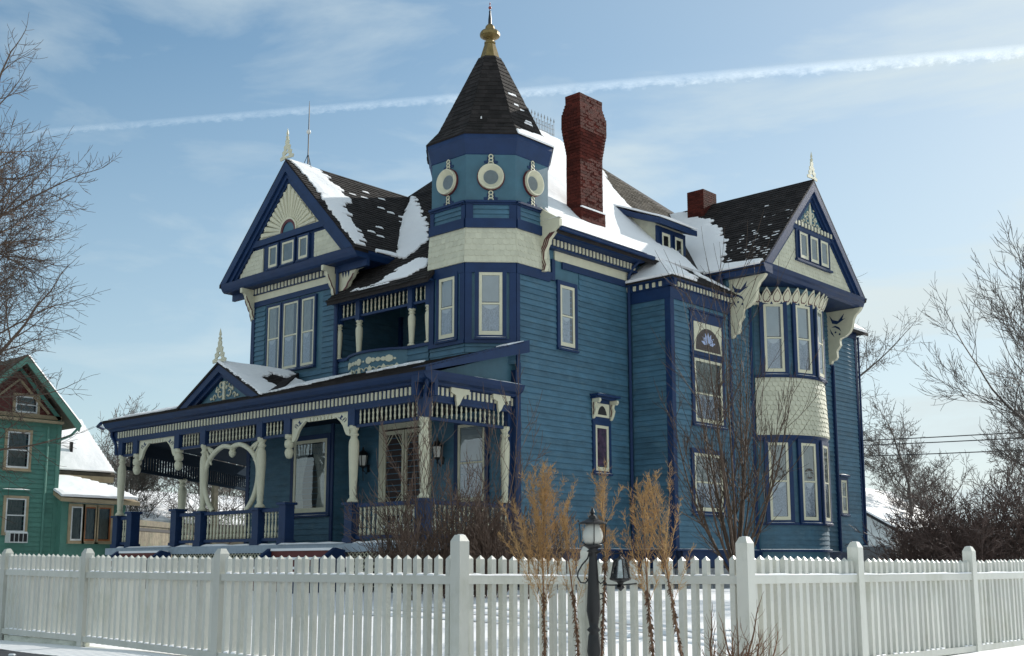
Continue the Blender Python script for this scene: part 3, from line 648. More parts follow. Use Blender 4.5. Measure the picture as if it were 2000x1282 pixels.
# low hip roof over the stair block
br = part('block_roof', MB().slab([(1.62, 1.78, 7.66), (1.62, 5.3, 7.66), (.60, 5.3, 8.40), (.60, 2.75, 8.40)], .05), 'shingle', H)
part('block_roof', MB().slab([(1.62, 1.78, 7.66), (.60, 2.75, 8.40), (-.05, 2.75, 8.40), (-.05, 1.78, 7.66)], .05), 'shingle', H)
bs = .74 / 1.02
def q5(X, Y): return (Y, (1.62 - X) * math.hypot(1, bs))
shingles((1.62, 0, 7.66), (0, 1, 0), (-1, 0, bs), (bs, 0, 1), [q5(1.64, 1.8), q5(1.64, 5.2), q5(.62, 5.2), q5(.62, 2.75)], 'shingle', br, lift=.015)
snowpatch((1.62, 0, 7.66), (0, 1, 0), (-1, 0, bs), (bs, 0, 1), [q5(1.60, 1.85), q5(1.6, 2.9), q5(1.2, 3.5), q5(.75, 3.1), q5(.62, 2.7)], br, th=.06, jl=.03, jr=.12)
snowpatch((1.62, 0, 7.66), (0, 1, 0), (-1, 0, bs), (bs, 0, 1), [q5(.95, 4.0), q5(1.45, 4.9), q5(1.2, 5.1), q5(.65, 4.2)], br, th=.05, jl=.05, jr=.08)
def q6(X, Y): return (X, (Y - 1.78) * math.hypot(1, .763))
snowpatch((0, 1.78, 7.66), (1, 0, 0), (0, 1, .763), (0, -.763, 1), [q6(-.02, 1.82), q6(1.58, 1.80), q6(.62, 2.74), q6(-.02, 2.74)], br, th=.06, jl=.02, jr=.02)
# rear wing roof edge
wr = part('wing_roof', MB().slab([(.35, 11.0, 8.36), (.35, 16.1, 8.36), (-1.6, 14.2, 10.0), (-1.6, 11.0, 10.0)], .12), 'shingle', H)
snowpatch((.35, 0, 8.36), (0, 1, 0), (-1.95, 0, 1.64), (1.64, 0, 1.95), [(11.0, 0), (16.0, 0), (14.3, 2.3), (11.0, 2.3)], wr, th=.08, jl=.02, jr=.05, row=.14)

# eaves, cornices, dentils
def mould(fr, x0, x1, prof, name='cornice', m='navy', x0b=None):
    q = MB(); n = len(prof); vs = [fr.p(x0, y, z) for y, z in prof] + [fr.p(x1, y, z) for y, z in prof]
    q.add(vs, [tuple(range(n)), tuple(range(2 * n - 1, n - 1, -1))] + [(i, (i + 1) % n, n + (i + 1) % n, n + i) for i in range(n)])
    return part(name, q, m, H)
DENT = {}
def dentils(fr, x0, x1, sp, w, d, z, h, y, parent):
    key = (w, d, h, round(fr.t.x, 3), round(fr.t.y, 3))
    if key not in DENT:
        q = MB(); f0 = FR((0, 0, 0), fr.t, fr.n); q.box(f0, -w / 2, w / 2, 0, d * .92, 0.012, h); q.box(f0, -w / 2 + .008, w / 2 - .008, 0, d, 0, h * .9)
        me = q.mesh('dentil'); me.materials.append(M['cream']); DENT[key] = me
    n = max(1, round((x1 - x0) / sp))
    for i in range(n + 1): link('dentil', DENT[key], None, parent, fr.p(x0 + (x1 - x0) * i / n, y, z))
c = mould(S0, -1.7, 2.15, [(0, 8.0), (.20, 8.0), (.20, 8.04), (.18, 8.06), (.18, 8.25), (.42, 8.27), (.52, 8.33), (.60, 8.40), (.62, 8.46), (0, 8.5)])
dentils(S0, -1.55, 2.0, .145, .078, .03, 8.065, .17, .18, c)
part('cream_frieze', MB().box(S0, -1.2, 2.0, 0, .04, 7.76, 8.0), 'cream', H)
c = mould(BLK, -.03, 1.60, [(0, 7.42), (.10, 7.42), (.10, 7.60), (.18, 7.60), (.22, 7.66), (0, 7.66)]); dentils(BLK, .06, 1.36, .21, .09, .03, 7.44, .13, .10, c)
c = mould(S136, 1.80, 5.0, [(0, 7.42), (.10, 7.42), (.10, 7.60), (.20, 7.60), (.24, 7.655), (0, 7.655)]); dentils(S136, 2.12, 4.9, .155, .075, .03, 7.44, .13, .10, c)
# front gable: frieze, dentils, horizontal cornice, barge boards, field
part('cream_frieze', MB().box(F353, -9.92, -5.87, 0, .05, 7.78, 7.98), 'cream', H)
c = mould(F353, -10.9, -4.55, [(0, 7.98), (.10, 7.98), (.10, 8.17), (.40, 8.17), (.46, 8.22), (.52, 8.32), (.56, 8.41), (0, 8.41)]); dentils(F353, -9.8, -6.0, .165, .085, .03, 8.0, .155, .10, c)
c = mould(FR((-5.9, 0, 0), (0, 1, 0), (1, 0, 0)), -3.6, -2.5, [(0, 7.98), (.10, 7.98), (.10, 8.17), (1.30, 8.17), (1.40, 8.30), (1.40, 8.41), (0, 8.41)]); dentils(FR((-5.9, 0, 0), (0, 1, 0), (1, 0, 0)), -3.4, -2.6, .165, .085, .03, 8.0, .155, .10, c)
dentils(FRONT(-2.75), -5.75, -4.7, .165, .085, .03, 8.0, .15, .0, c)
mould(FR((-9.88, 0, 0), (0, 1, 0), (-1, 0, 0)), -3.6, 1, [(0, 7.98), (.98, 8.17), (1.04, 8.30), (1.04, 8.41), (0, 8.41)])
def barge(fr, xc, zt, half, zb, y0, wds, z_in=0.0):
    """stepped raking boards of a gable"""
    q = MB(); sl_ = (zt - zb) / half; 
    for s_ in (-1, 1):
        for (d0, d1, ya, yb) in wds:
            q.prism(fr, [(xc, zt - d0), (xc + s_ * (half - d0 / sl_ * 0), zb - d0 + 0), (xc + s_ * (half - 0), zb - d1), (xc, zt - d1)] if False else
                    [(xc, zt - d0), (xc + s_ * (half - d0 / sl_), zb), (xc + s_ * (half - d1 / sl_), zb), (xc, zt - d1)], y0 + ya, y0 + yb)
    return parts('barge_board', q, 'navy', H)
barge(FRONT(-3.9), GX, GZ - .08, 3.14, 8.415, 0, [(0, .30, 0, .20), (.30, .48, 0, .13), (.48, .60, 0, .07)])
FG = FRONT(-3.88)
part('gable_field', MB().prism(FG, [(GX - 2.75, 8.415), (GX + 2.75, 8.415), (GX, 11.19)], -.1, .0), 'navy', H)
q = MB()
for s_ in (-1, 1): q.prism(FG, [(GX + s_ * 1.22, 8.50), (GX + s_ * 2.42, 8.50), (GX + s_ * 1.72, 9.22), (GX + s_ * 1.22, 9.22)], 0, .03)
gf = parts('gable_panel', q, 'creamshingle', H)
for s_ in (-1, 1):
    P = [(s_ * 1.22, 8.50), (s_ * 2.42, 8.50), (s_ * 1.72, 9.22), (s_ * 1.22, 9.22)]
    shingles(FG.p(GX, .03, 0), FG.t, (0, 0, 1), FG.n, P, 'creamshingle', gf, row=.13, wmin=.12, wmax=.16, lift=.008, scal=True, jit=.003)
for xc, w in ((-8.42, .42), (-7.70, .56), (-6.98, .42)):
    window(FG, xc - w / 2, xc + w / 2, 8.56, 9.20, up='dim', meet=0, cas=.06, gap=.25, cream=.06)
q = MB(); q.box(FG, GX - 1.95, GX + 1.95, 0, .10, 9.30, 9.48); q.box(FG, GX - 2.85, GX + 2.85, 0, .08, 8.415, 8.49); parts('gable_band', q, 'navy', H)
c0 = (GX, 9.50)
for i in range(19):
    a0, a1 = math.pi * i / 19, math.pi * (i + 1) / 19; am = (a0 + a1) / 2
    def rr(a):   # distance to the rake
        dx, dz = abs(math.cos(a)), math.sin(a); return (11.05 - 9.50) / (dz + dx * 1.01)
    ro = rr(am) * .97; e = .09
    pts = [(c0[0] + .40 * math.cos(a0 + .005), c0[1] + .40 * math.sin(a0 + .005)), (c0[0] + min(rr(a0), ro * 1.1) * .94 * math.cos(a0 + .01), c0[1] + min(rr(a0), ro * 1.1) * .94 * math.sin(a0 + .01)),
           (c0[0] + ro * math.cos(am), c0[1] + ro * math.sin(am)), (c0[0] + min(rr(a1), ro * 1.1) * .94 * math.cos(a1 - .01), c0[1] + min(rr(a1), ro * 1.1) * .94 * math.sin(a1 - .01)), (c0[0] + .40 * math.cos(a1 - .005), c0[1] + .40 * math.sin(a1 - .005))]
    q = MB(); q.prism(FG, pts, 0, .035); u, w_ = math.cos(am), math.sin(am)
    q.tube([FG.p(c0[0] + .42 * u, .02, c0[1] + .42 * w_), FG.p(c0[0] + ro * .93 * u, .02, c0[1] + ro * .93 * w_)], [.028, .085], 8); part('sunburst_ray', q, 'cream', H)
def arch(r0, r1, y0, y1, m, nm, fr=FG, c=c0):
    n = 16; q = MB(); pts = [(c[0] + r1 * math.cos(math.pi * k / n), c[1] + r1 * math.sin(math.pi * k / n)) for k in range(n + 1)]
    if r0: pts += [(c[0] + r0 * math.cos(math.pi * k / n), c[1] + r0 * math.sin(math.pi * k / n)) for k in range(n, -1, -1)]
    q.prism(fr, pts, y0, y1); return part(nm, q, m, H)
arch(.36, .41, 0, .07, 'cream', 'arch_trim'); arch(.28, .36, 0, .06, 'maroon', 'arch_trim'); arch(0, .28, 0, .03, 'tealflat', 'arch_window')
# side gable field
FS = SIDE(2.46)
barge(SIDE(2.46), YC, GZ - .08, 3.12, 8.45, 0, [(0, .30, 0, .19), (.30, .48, 0, .12), (.48, .60, 0, .06)])
part('gable_field', MB().prism(FS, [(YC - 2.75, 8.45), (YC + 2.75, 8.45), (YC, 11.2)], -.1, 0), 'tealflat', H)
P = [(-2.62, 8.46), (2.62, 8.46), (1.22, 9.86), (-1.22, 9.86)]
gf = part('gable_panel', MB().prism(FS, [(YC + a, b) for a, b in P], 0, .03), 'creamshingle', H)
shingles(FS.p(YC, .03, 0), FS.t, (0, 0, 1), FS.n, P, 'creamshingle', gf, row=.13, wmin=.13, wmax=.17, lift=.010, scal=True, jit=.003)
q = MB(); q.box(FS, YC - 1.05, YC + 1.05, .03, .08, 8.92, 9.92); q.box(FS, YC - 1.1, YC + 1.1, .03, .14, 8.90, 8.96); q.box(FS, YC - 1.38, YC + 1.38, 0, .09, 9.88, 10.02); parts('window_surround', q, 'navy', H)
for k in (-1, 0, 1): window(FS, YC + k * .64 - .24, YC + k * .64 + .24, 9.02, 9.82, up='dim', meet=0, cas=.03, cream=.07, sill=False, y_off=.055, gap=.15)
c = part('cornice', MB().box(FS, YC - 1.4, YC + 1.4, 0, .10, 10.02, 10.16), 'navy', H); dentils(FS, YC - 1.30, YC + 1.30, .2, .10, .035, 10.0, .14, .10, c)
def scrollwork(fr, x, z, s, parent, m='cream', th=.03, y=0.0):
    """applied scrolls: curling tubes and leaves, mirrored about x"""
    q = MB()
    for k in (-1, 1):
        for (cx, cz, r, t0, t1) in ((.30, .18, .16, -2.4, 2.6), (.62, .06, .12, -1.0, 3.8), (.20, .52, .13, -1.2, 3.4), (.46, .40, .10, -3.0, 1.2)):
            pts = []; n = 12
            for i in range(n + 1):
                t = t0 + (t1 - t0) * i / n; r_ = r * (1 - .6 * i / n); pts.append(fr.p(x + k * s * (cx + r_ * math.cos(t)), y + th * .5, z + s * (cz + r_ * math.sin(t))))
            q.tube(pts, [.035 * s * (1.1 - .5 * i / n) for i in range(n + 1)], 5)
        for (a, b, ang) in ((.48, .22, .9), (.78, .0, .2), (.34, .70, 1.2), (.12, .30, 1.5)):
            d = (math.cos(ang), math.sin(ang)); e = (-d[1], d[0]); L_ = .17; W_ = .055
            pts = [(a, b), (a + d[0] * L_ * .5 + e[0] * W_, b + d[1] * L_ * .5 + e[1] * W_), (a + d[0] * L_, b + d[1] * L_), (a + d[0] * L_ * .5 - e[0] * W_, b + d[1] * L_ * .5 - e[1] * W_)]
            q.prism(fr, [(x + k * s * p[0], z + s * p[1]) for p in pts], y, y + th)
    return part('scrollwork', q, m, parent, stuff=True)
o = scrollwork(FS, YC, 10.22, .66, H); q = MB(); q.prism(FS, [(YC - .05, 10.2), (YC + .05, 10.2), (YC + .09, 10.5), (YC, 10.98), (YC - .09, 10.5)], 0, .03); part('scroll_stem', q, 'cream', H)
# side gable horizontal cornice and soffit
mould(S136, 4.80, 11.2, [(0, 8.15), (1.08, 8.15), (1.16, 8.2), (1.20, 8.30), (1.26, 8.34), (1.30, 8.45), (0, 8.45)])
mould(FRONT(4.95), .45, 2.66, [(-.3, 8.15), (.08, 8.17), (.10, 8.24), (.16, 8.30), (.18, 8.40), (-.3, 8.40)])
snowstrip(S136, 5.0, 11.0, 1.12, 1.29, 8.45, H, .015)
# bow bay
BR, BB, BY = 1.65, 1.05, 7.95; br_ = (BR * BR + BB * BB) / (2 * BB); bcx = 1.36 + BB - br_; TH = math.asin(BR / br_) if br_ > BR else R(90)
def bow(rad0, rad1, z0, z1, n=28, rad0b=None, a0=None, a1=None):
    q = MB(); vs = []; a0 = -TH if a0 is None else a0; a1 = TH if a1 is None else a1
    for i in range(n + 1):
        a = a0 + (a1 - a0) * i / n; u = Vector((math.cos(a), math.sin(a), 0)); c_ = Vector((bcx, BY, 0))
        for r_, z in ((rad0, z0), (rad1, z0), (rad0b or rad1, z1), (rad0, z1)): vs.append(c_ + u * r_ + Vector((0, 0, z)))
    q.add(vs, [(4 * i + k, 4 * i + 4 + k, 4 * i + 4 + (k + 1) % 4, 4 * i + (k + 1) % 4) for i in range(n) for k in range(4)] + [(0, 1, 2, 3), tuple(4 * n + k for k in (3, 2, 1, 0))]); return q
bay = part('bow_bay', bow(.2, br_, -.1, 8.15), 'tealflat', H)
for nm, a, b, rr_, rt, m_ in (('bay_band', .36, .42, .09, None, 'navy'), ('bay_band', 3.56, 3.72, .05, .12, 'navy'), ('bay_band', 5.42, 5.50, .11, .10, 'navy'), ('bay_band', 7.72, 8.0, .05, None, 'navy'), ('bay_band', 1.12, 1.20, .07, None, 'navy'), ('shingle_band', 3.72, 5.42, .13, .05, 'creamshingle')):
    o = part(nm, bow(br_ - .1, br_ + rr_, a, b, rad0b=(br_ + rt) if rt else None), m_, bay)
q = MB(); zz = 3.74; k = 0    # rounded shingle courses on the bow
while zz < 5.38:
    rr_ = br_ + .135 - .08 * (zz - 3.74) / 1.68; n = 26
    for i in range(n):
        a0 = -TH + 2 * TH * (i + (.5 if k % 2 else 0)) / n; a1 = min(a0 + 2 * TH / n - .006, TH); am = (a0 + a1) / 2; j = random.uniform(.012, .022)
        pt = lambda a, r_, z: Vector((bcx + r_ * math.cos(a), BY + r_ * math.sin(a), z))
        if a1 <= a0: continue
        q.add([pt(a0, rr_, zz + .15), pt(a1, rr_, zz + .15), pt(a1, rr_ + j, zz + .04), pt(am, rr_ + j + .004, zz), pt(a0, rr_ + j, zz + .04), pt(a1, rr_ - .01, zz + .04), pt(am, rr_ - .01, zz), pt(a0, rr_ - .01, zz + .04)],
              [(0, 1, 2, 3, 4), (2, 5, 6, 3), (3, 6, 7, 4), (1, 5, 2), (0, 4, 7)])
    zz += .14; k += 1
part('shingles', q, 'creamshingle', bay, stuff=True)
q = MB()
for (za, zb) in ((.42, 1.12), (1.2, 3.56), (5.5, 7.72)):
    n = round((zb - za) / .15); e = (zb - za) / n
    for i in range(n): 
        b_ = bow(br_ - .02, br_ + .024, za + i * e, za + (i + 1) * e, n=22, rad0b=br_ + .006); q.add(b_.v, b_.f)
part('clapboards', q, 'teal', bay, stuff=True)
def bowframe(a): u = Vector((math.cos(a), math.sin(a), 0)); return FR(Vector((bcx, BY, 0)) + u * (br_ + .005), (-u.y, u.x, 0), u)
for a in (-47, -17, 13, 43):
    f = bowframe(R(a)); w = .33
    for (z0, z1) in ((5.58, 7.62), (1.26, 3.50)):
        window(f, -w + .04, w - .04, z0, z1, up='blind' if z0 > 3 else 'drape', lo='lace', cas=.12, gap=.12 if z0 > 3 else .05)
    if a in (-47, -17):
        q = MB()  # wreath hung in the ground floor window
        for i in range(60):
            t = random.uniform(0, 6.28); r_ = .13 + random.gauss(0, .018); c_ = f.p(r_ * math.cos(t), .055 + random.uniform(0, .02), 2.62 + r_ * math.sin(t))
            q.tube([c_, c_ + f.t * random.uniform(-.06, .06) + f.n * random.uniform(0, .03) + Vector((0, 0, random.uniform(-.06, .06)))], [.008, .003], 3)
        o = part('window_wreath', q, 'bark', None); tagt(o, 'dark bare twig wreath in the left ground floor bow window' if a == -47 else 'dark bare twig wreath in the narrow right ground floor bow window', 'wreath', 'wreaths in the bow windows')
snowq = bow(br_ + .0, br_ + .088, .42, .436, n=20); part('snow_patch', snowq, 'snow', bay)
snowq = bow(br_ + .05, br_ + .125, 3.72, 3.73, n=20, a0=R(-10), a1=R(60)); 
part('snow_patch', snowq, 'snow', bay)
for i in range(15):    # ogee petals standing out under the gable soffit
    a = -TH + .06 + (2 * TH - .12) * i / 14; f = bowframe(a); o_ = f.p(0, .07, 7.62); out_ = Vector((0, 0, 1)) * .9 + f.n * .42; out_ = out_.normalized(); sd_ = f.t; nn = sd_.cross(out_); nn = nn if nn.dot(f.n) > 0 else -nn
    fo = lambda sc, y: [o_ + sd_ * (x * sc) + out_ * (.26 + (z - .26) * sc) + nn * y for x, z in ((-.10, 0), (-.05, -.03), (0, 0), (.05, -.03), (.10, 0), (.155, .10), (.15, .24), (.09, .38), (.0, .52), (-.09, .38), (-.15, .24), (-.155, .10))]
    pl = part('petal', (lambda q: (q.slab(fo(1, 0), .03, -nn), q)[1])(MB()), 'cream', bay)
    part('petal_inset', (lambda q: (q.slab(fo(.72, .006), .005, -nn), q)[1])(MB()), 'maroon', pl)
    part('petal_heart', (lambda q: (q.slab(fo(.60, .012), .005, -nn), q)[1])(MB()), 'cream', pl)
# big side brackets
BK = [(0, 8.14), (1.22, 8.14), (1.14, 8.03), (1.0, 7.92), (.92, 7.78), (.88, 7.55), (.78, 7.38), (.62, 7.27), (.46, 7.22), (.42, 7.16), (.44, 7.0), (.36, 6.9), (.30, 6.84), (.31, 6.62), (.24, 6.54), (.13, 6.52), (.10, 6.44), (0, 6.42)]
for yy in (5.06, 10.98):
    fr = FR((1.36, yy, 0), (1, 0, 0), (0, -1, 0)); b = part('gable_bracket', MB().prism(fr, BK, -.07, .07), 'cream', H)
    q = MB()
    for pts in ([(.10, 8.02), (.22, 7.86), (.40, 7.80), (.62, 8.02), (.55, 7.84), (.66, 7.86), (.48, 7.76), (.36, 7.70), (.20, 7.74)], [(.16, 7.62), (.30, 7.66), (.44, 7.58), (.50, 7.44), (.42, 7.52), (.30, 7.60)], [(.10, 7.6), (.14, 7.42), (.26, 7.28), (.20, 7.42), (.15, 7.5)]): q.prism(fr, pts, .0705, .076)
    for (x, z) in ((.30, 7.44), (.44, 7.36)): q.prism(fr, [(x + .035 * math.cos(k), z + .035 * math.sin(k)) for k in range(6)], .0705, .076)
    part('bracket_inlay', q, 'navy', b)
# front gable corner brackets
BS = [(0, 0), (1.0, 0), (1.0, -.16), (.80, -.17), (.72, -.24), (.66, -.36), (.52, -.46), (.44, -.60), (.30, -.70), (.28, -.82), (.20, -.92), (.18, -1.02), (0, -1.04)]
BSI = [(.70, -.28), (.62, -.40), (.50, -.50), (.42, -.62), (.28, -.72), (.26, -.84), (.18, -.94), (.14, -1.0), (.12, -.92), (.20, -.82), (.22, -.70), (.36, -.60), (.44, -.48), (.58, -.36), (.66, -.26)]
for (o_, t, s_) in (((-5.88, -3.50, 8.16), (1, 0, 0), 1.0), ((-9.90, -3.50, 8.16), (-1, 0, 0), .62), ((-5.96, -3.53, 8.16), (0, -1, 0), .50), ((-9.84, -3.53, 8.16), (0, -1, 0), .50), ((-1.15 + 1.12, -1.75, 8.3), (1, 0, 0), 0)):
    if not s_: continue
    nrm = (0, -1, 0) if t[0] else (1, 0, 0); fr = FR(o_, t, nrm)
    b = part('eave_bracket', MB().prism(fr, [(x * s_, z * (.75 + .25 * s_)) for x, z in BS], -.05, .05), 'cream', H)
    part('bracket_edging', MB().prism(fr, [(x * s_, z * (.75 + .25 * s_)) for x, z in BSI], .0505, .056), 'maroon', b)
    if s_ == 1.0:
        q = MB()
        for x in (.18, .30, .42): q.prism(fr, [(x, -.12), (x + .1, -.2), (x + .06, -.34), (x + .02, -.22)], .0505, .055)
        part('bracket_inlay', q, 'navy', b)
# curved end panel of the side eave beside the turret
fr = FR((0, -1.74, 0), (1, 0, 0), (0, -1, 0))
b = part('eave_end_panel', MB().prism(fr, [(-.05, 7.34), (.16, 7.34), (.22, 7.5), (.15, 7.66), (.17, 7.85), (.27, 8.0), (.33, 8.15), (.50, 8.30), (.66, 8.42), (.66, 8.62), (.46, 8.74), (.26, 8.86), (.0, 9.05)], -.10, 0), 'cream', H)
for k in range(3):
    d = k * .065; E_ = [(.16, 7.36), (.22, 7.5), (.15, 7.66), (.17, 7.85), (.27, 8.0), (.33, 8.15), (.52, 8.30)]
    part('bracket_edging', MB().prism(fr, [(x - d - .012, z) for x, z in E_] + [(x - d - .042, z + .01) for x, z in reversed(E_)], .0, .012), 'maroon', b)
snowstrip(FR((0, -1.74, 0), (1, 0, 0), (0, -1, 0)), .05, .66, -.12, .01, 8.66, b, .05)

# chimneys
def chim_ext(z):
    if z < 9.45: return .045
    if z < 11.0: return 0.0
    if z < 11.7: return .09 * (z - 11.0) / .7
    if z < 12.1: return .09
    if z < 12.45: return .09 - .08 * (z - 12.1) / .35
    return .01
CXa, CXb, CYa, CYb = -.53, -.05, -.02, .95
ch = part('chimney', (lambda q: [q.wbox(CXa - chim_ext(z) + .012, CXb + chim_ext(z) - .012, CYa - chim_ext(z) + .012, CYb + chim_ext(z) - .012, z, z + .088) for z in [8.5 + .088 * i for i in range(48)]] and q)(MB()), 'mortar', H)
br0 = MB(); br0.box(WF, -.1, .1, -.02, .02, 0, .078); bmf = br0.mesh('brick'); bmf.materials.append(M['brick'])
rest = MB(); cnt = 0; rows = [(8.5 + .088 * i) for i in range(48)]
for i, z in enumerate(reversed(rows)):
    e = chim_ext(z)
    for (a, b, fix, ax) in ((CXa - e, CXb + e, CYa - e, 'x'), (CYa - e, CYb + e, CXb + e, 'y'), (CXa - e, CXb + e, CYb + e, 'x2'), (CYa - e, CYb + e, CXa - e, 'y2')):
        n = max(2, round((b - a) / .21)); w = (b - a) / n; off = (w / 2 if i % 2 else 0)
        k = 0; x = a
        cuts = [a] + [a + off + w * j for j in range(n + 1) if a + .04 < a + off + w * j < b - .04] + [b]
        for c1, c2 in zip(cuts, cuts[1:]):
            full = abs((c2 - c1) - w) < .02; xm = (c1 + c2) / 2; jit = random.uniform(-.004, .004)
            pos = (xm, fix + (.012 + jit) * (1 if ax == 'x' else -1), z) if ax[0] == 'x' else (fix - (.012 + jit) * (1 if ax == 'y' else -1), xm, z)
            if ax in ('x', 'y') and cnt < 300 and z > 8.9:
                o = link('brick', bmf, None, ch, pos, rot=(0, 0, 0 if ax == 'x' else R(90))); o.scale = ((c2 - c1 - .01) / .2, 1, 1); cnt += 1
            else:
                hw = (c2 - c1 - .01) / 2
                if ax[0] == 'x': rest.wbox(pos[0] - hw, pos[0] + hw, pos[1] - .02, pos[1] + .02, z, z + .078)
                else: rest.wbox(pos[0] - .02, pos[0] + .02, pos[1] - hw, pos[1] + hw, z, z + .078)
part('bricks', rest, 'brick_stuff', ch, stuff=True)
q = MB(); q.wbox(CXa + .1, CXb - .1, CYa + .1, CYb - .1, 12.6, 12.74); part('chimney_flue', q, 'iron', ch)
q = MB(); q.wbox(CXb + .02, CXb + .075, CYa - .03, CYb + .06, 9.46, 9.50); part('snow_patch', q, 'snow', ch)
c2 = part('rear_chimney', MB().wbox(-1.60, -1.0, 7.45, 8.2, 10.6, 12.05), 'mortar', H); rest = MB()
for i in range(16):
    z = 10.85 + i * .075
    for (a, b, fix, ax) in ((-1.62, -.98, 7.45, 'x'), (7.43, 8.22, -1.0, 'y')):
        cuts = [a] + [a + (.1 if i % 2 else 0) + .2 * j for j in range(6) if a + .03 < a + (.1 if i % 2 else 0) + .2 * j < b - .03] + [b]
        for c1, c3 in zip(cuts, cuts[1:]):
            if ax == 'x': rest.wbox(c1 + .005, c3 - .005, fix - .012, fix + .02, z, z + .066)
            else: rest.wbox(fix - .02, fix + .012, c1 + .005, c3 - .005, z, z + .066)
part('bricks', rest, 'brick_stuff', c2, stuff=True)

# dormer with shed roof
FD = SIDE(-.2); q = MB(); q.slab([(-.22, 3.66, 9.88), (-.22, 5.07, 9.88), (-2.1, 5.07, 10.75), (-2.1, 3.66, 10.75)], 2.0); dm = part('dormer', q, 'creamshingle', H)
shingles((0, 3.66, 0), (1, 0, 0), (0, 0, 1), (0, -1, 0), [(-.22, 8.9), (-.22, 9.86), (-1.62, 10.4)], 'creamshingle', dm, row=.13, wmin=.13, wmax=.17, lift=.01, scal=True, jit=.004)
q = MB(); q.box(FD, 3.62, 5.10, -.01, .04, 8.75, 9.80); part('dormer_face', q, 'navy', dm)
for a in (3.80, 4.46): window(FD, a, a + .42, 8.97, 9.62, up='', meet=0, cas=.03, cream=.08, sill=False, y_off=.035, snow=False)
part('dormer_roof', MB().slab([(.12, 3.42, 9.93), (.12, 5.32, 9.93), (-.8, 5.30, 10.28), (-2.5, 5.25, 11.05), (-2.5, 3.46, 11.05), (-.8, 3.44, 10.28)], .17), 'navy', dm)
snowpatch((.14, 0, 9.95), (0, 1, 0), (-1, 0, .42), (.42, 0, 1), [(3.42, 0), (5.32, 0), (5.28, 2.6), (3.46, 2.6)], dm, th=.06, jl=.01, jr=.01)

# ridge cresting, lightning rod, gable finials, gutters
q = MB(); y = 3.2
q.tube([(-5.15, 3.15, 14.24), (-5.15, 4.9, 14.24)], .012, 4); q.tube([(-5.15, 3.15, 14.42), (-5.15, 4.9, 14.42)], .01, 4)
while y < 4.9:
    q.tube([(-5.15, y, 14.1), (-5.15, y, 14.55)], .012, 4); q.ball((-5.15, y, 14.55), .028, 5)
    q.tube([(-5.15, y + .08, 14.2), (-5.15, y + .08, 14.72)], [.012, .008], 4); q.lathe((-5.15, y + .08, 14.66), [(.004, 0), (.035, .03), (.003, .16)], 4); y += .16
part('ridge_cresting', q, 'greymetal', H)
ro = empty('lightning_rod', (-7.72, -3.3, 11.66), 'tall thin lightning rod with a glass ball on the front gable ridge', 'lightning rod')
q = MB(); q.tube([(-7.72, -3.3, 11.66), (-7.72, -3.3, 13.4), (-7.72, -3.3, 13.65)], [.02, .014, .005], 6); part('rod', q, 'iron', ro)
q = MB(); q.ball((-7.72, -3.3, 12.68), .07, 10); part('ball', q, 'whitetrim', ro)
for k in range(3):
    a = 2.1 * k; part('leg', MB().tube([(-7.72, -3.3, 12.0), (-7.72 + .18 * math.cos(a), -3.3 + .18 * math.sin(a), 11.5)], .009, 4), 'iron', ro)
def finial(fr, x, z, s, lab):
    s = s * 1.12
    """pierced fretwork crest: outline pieces with openings between"""
    q = MB(); T = .03
    for k in (-1, 1):
        q.prism(fr, [(x, z), (x + k * .27 * s, z - .02), (x + k * .29 * s, z + .06 * s), (x + k * .18 * s, z + .10 * s), (x + k * .20 * s, z + .2 * s), (x + k * .12 * s, z + .24 * s), (x + k * .14 * s, z + .34 * s), (x + k * .07 * s, z + .38 * s), (x + k * .08 * s, z + .48 * s), (x + k * .03 * s, z + .54 * s), (x, z + .55 * s),
                 (x, z + .26 * s), (x + k * .05 * s, z + .22 * s), (x + k * .02 * s, z + .17 * s), (x, z + .15 * s), (x + k * .10 * s, z + .10 * s), (x + k * .08 * s, z + .06 * s), (x, z + .06 * s)], -T / 2, T / 2)
    q.lathe(fr.p(x, 0, z + .52 * s), [(.03 * s, 0), (.05 * s, .06 * s), (.02 * s, .10 * s), (.035 * s, .15 * s), (.004, .30 * s)], 6)
    return part('gable_finial', q, 'cream', H, lab)
finial(FRONT(-4.05), GX, 11.66, 1.0, 'pierced cream crest on the peak of the front gable'); finial(SIDE(2.6), YC, 11.66, .95, 'pierced cream crest on the peak of the right gable')
def spout(pts, r=.045): part('downspout', MB().tube(pts, r, 8), 'navy', H)
spout([(.1, 1.88, 7.9), (.09, 1.88, 7.4), (.09, 1.88, .3)]); spout([(-5.80, -3.62, 8.1), (-5.80, -3.62, 7.2), (-5.80, -3.62, 5.1)]); spout([(1.44, 11.08, 6.4), (1.44, 11.06, .4)], .04)
spout([(1.2, 4.80, 8.3), (1.25, 4.85, 7.9)], .04); spout([(.45, 2.0, 8.35), (.2, 1.9, 8.1), (.1, 1.88, 7.9)], .05); spout([(.1, 15.75, 8.2), (.07, 15.72, .4)], .04)
part('gutter', MB().tube([(.66, -1.7, 8.38), (.66, 2.3, 8.38)], .06, 8), 'navy', H)
snowstrip(FR((0, 0, 0), (0, 1, 0), (1, 0, 0)), -1.7, 1.9, .62, .74, 8.42, H, .03)

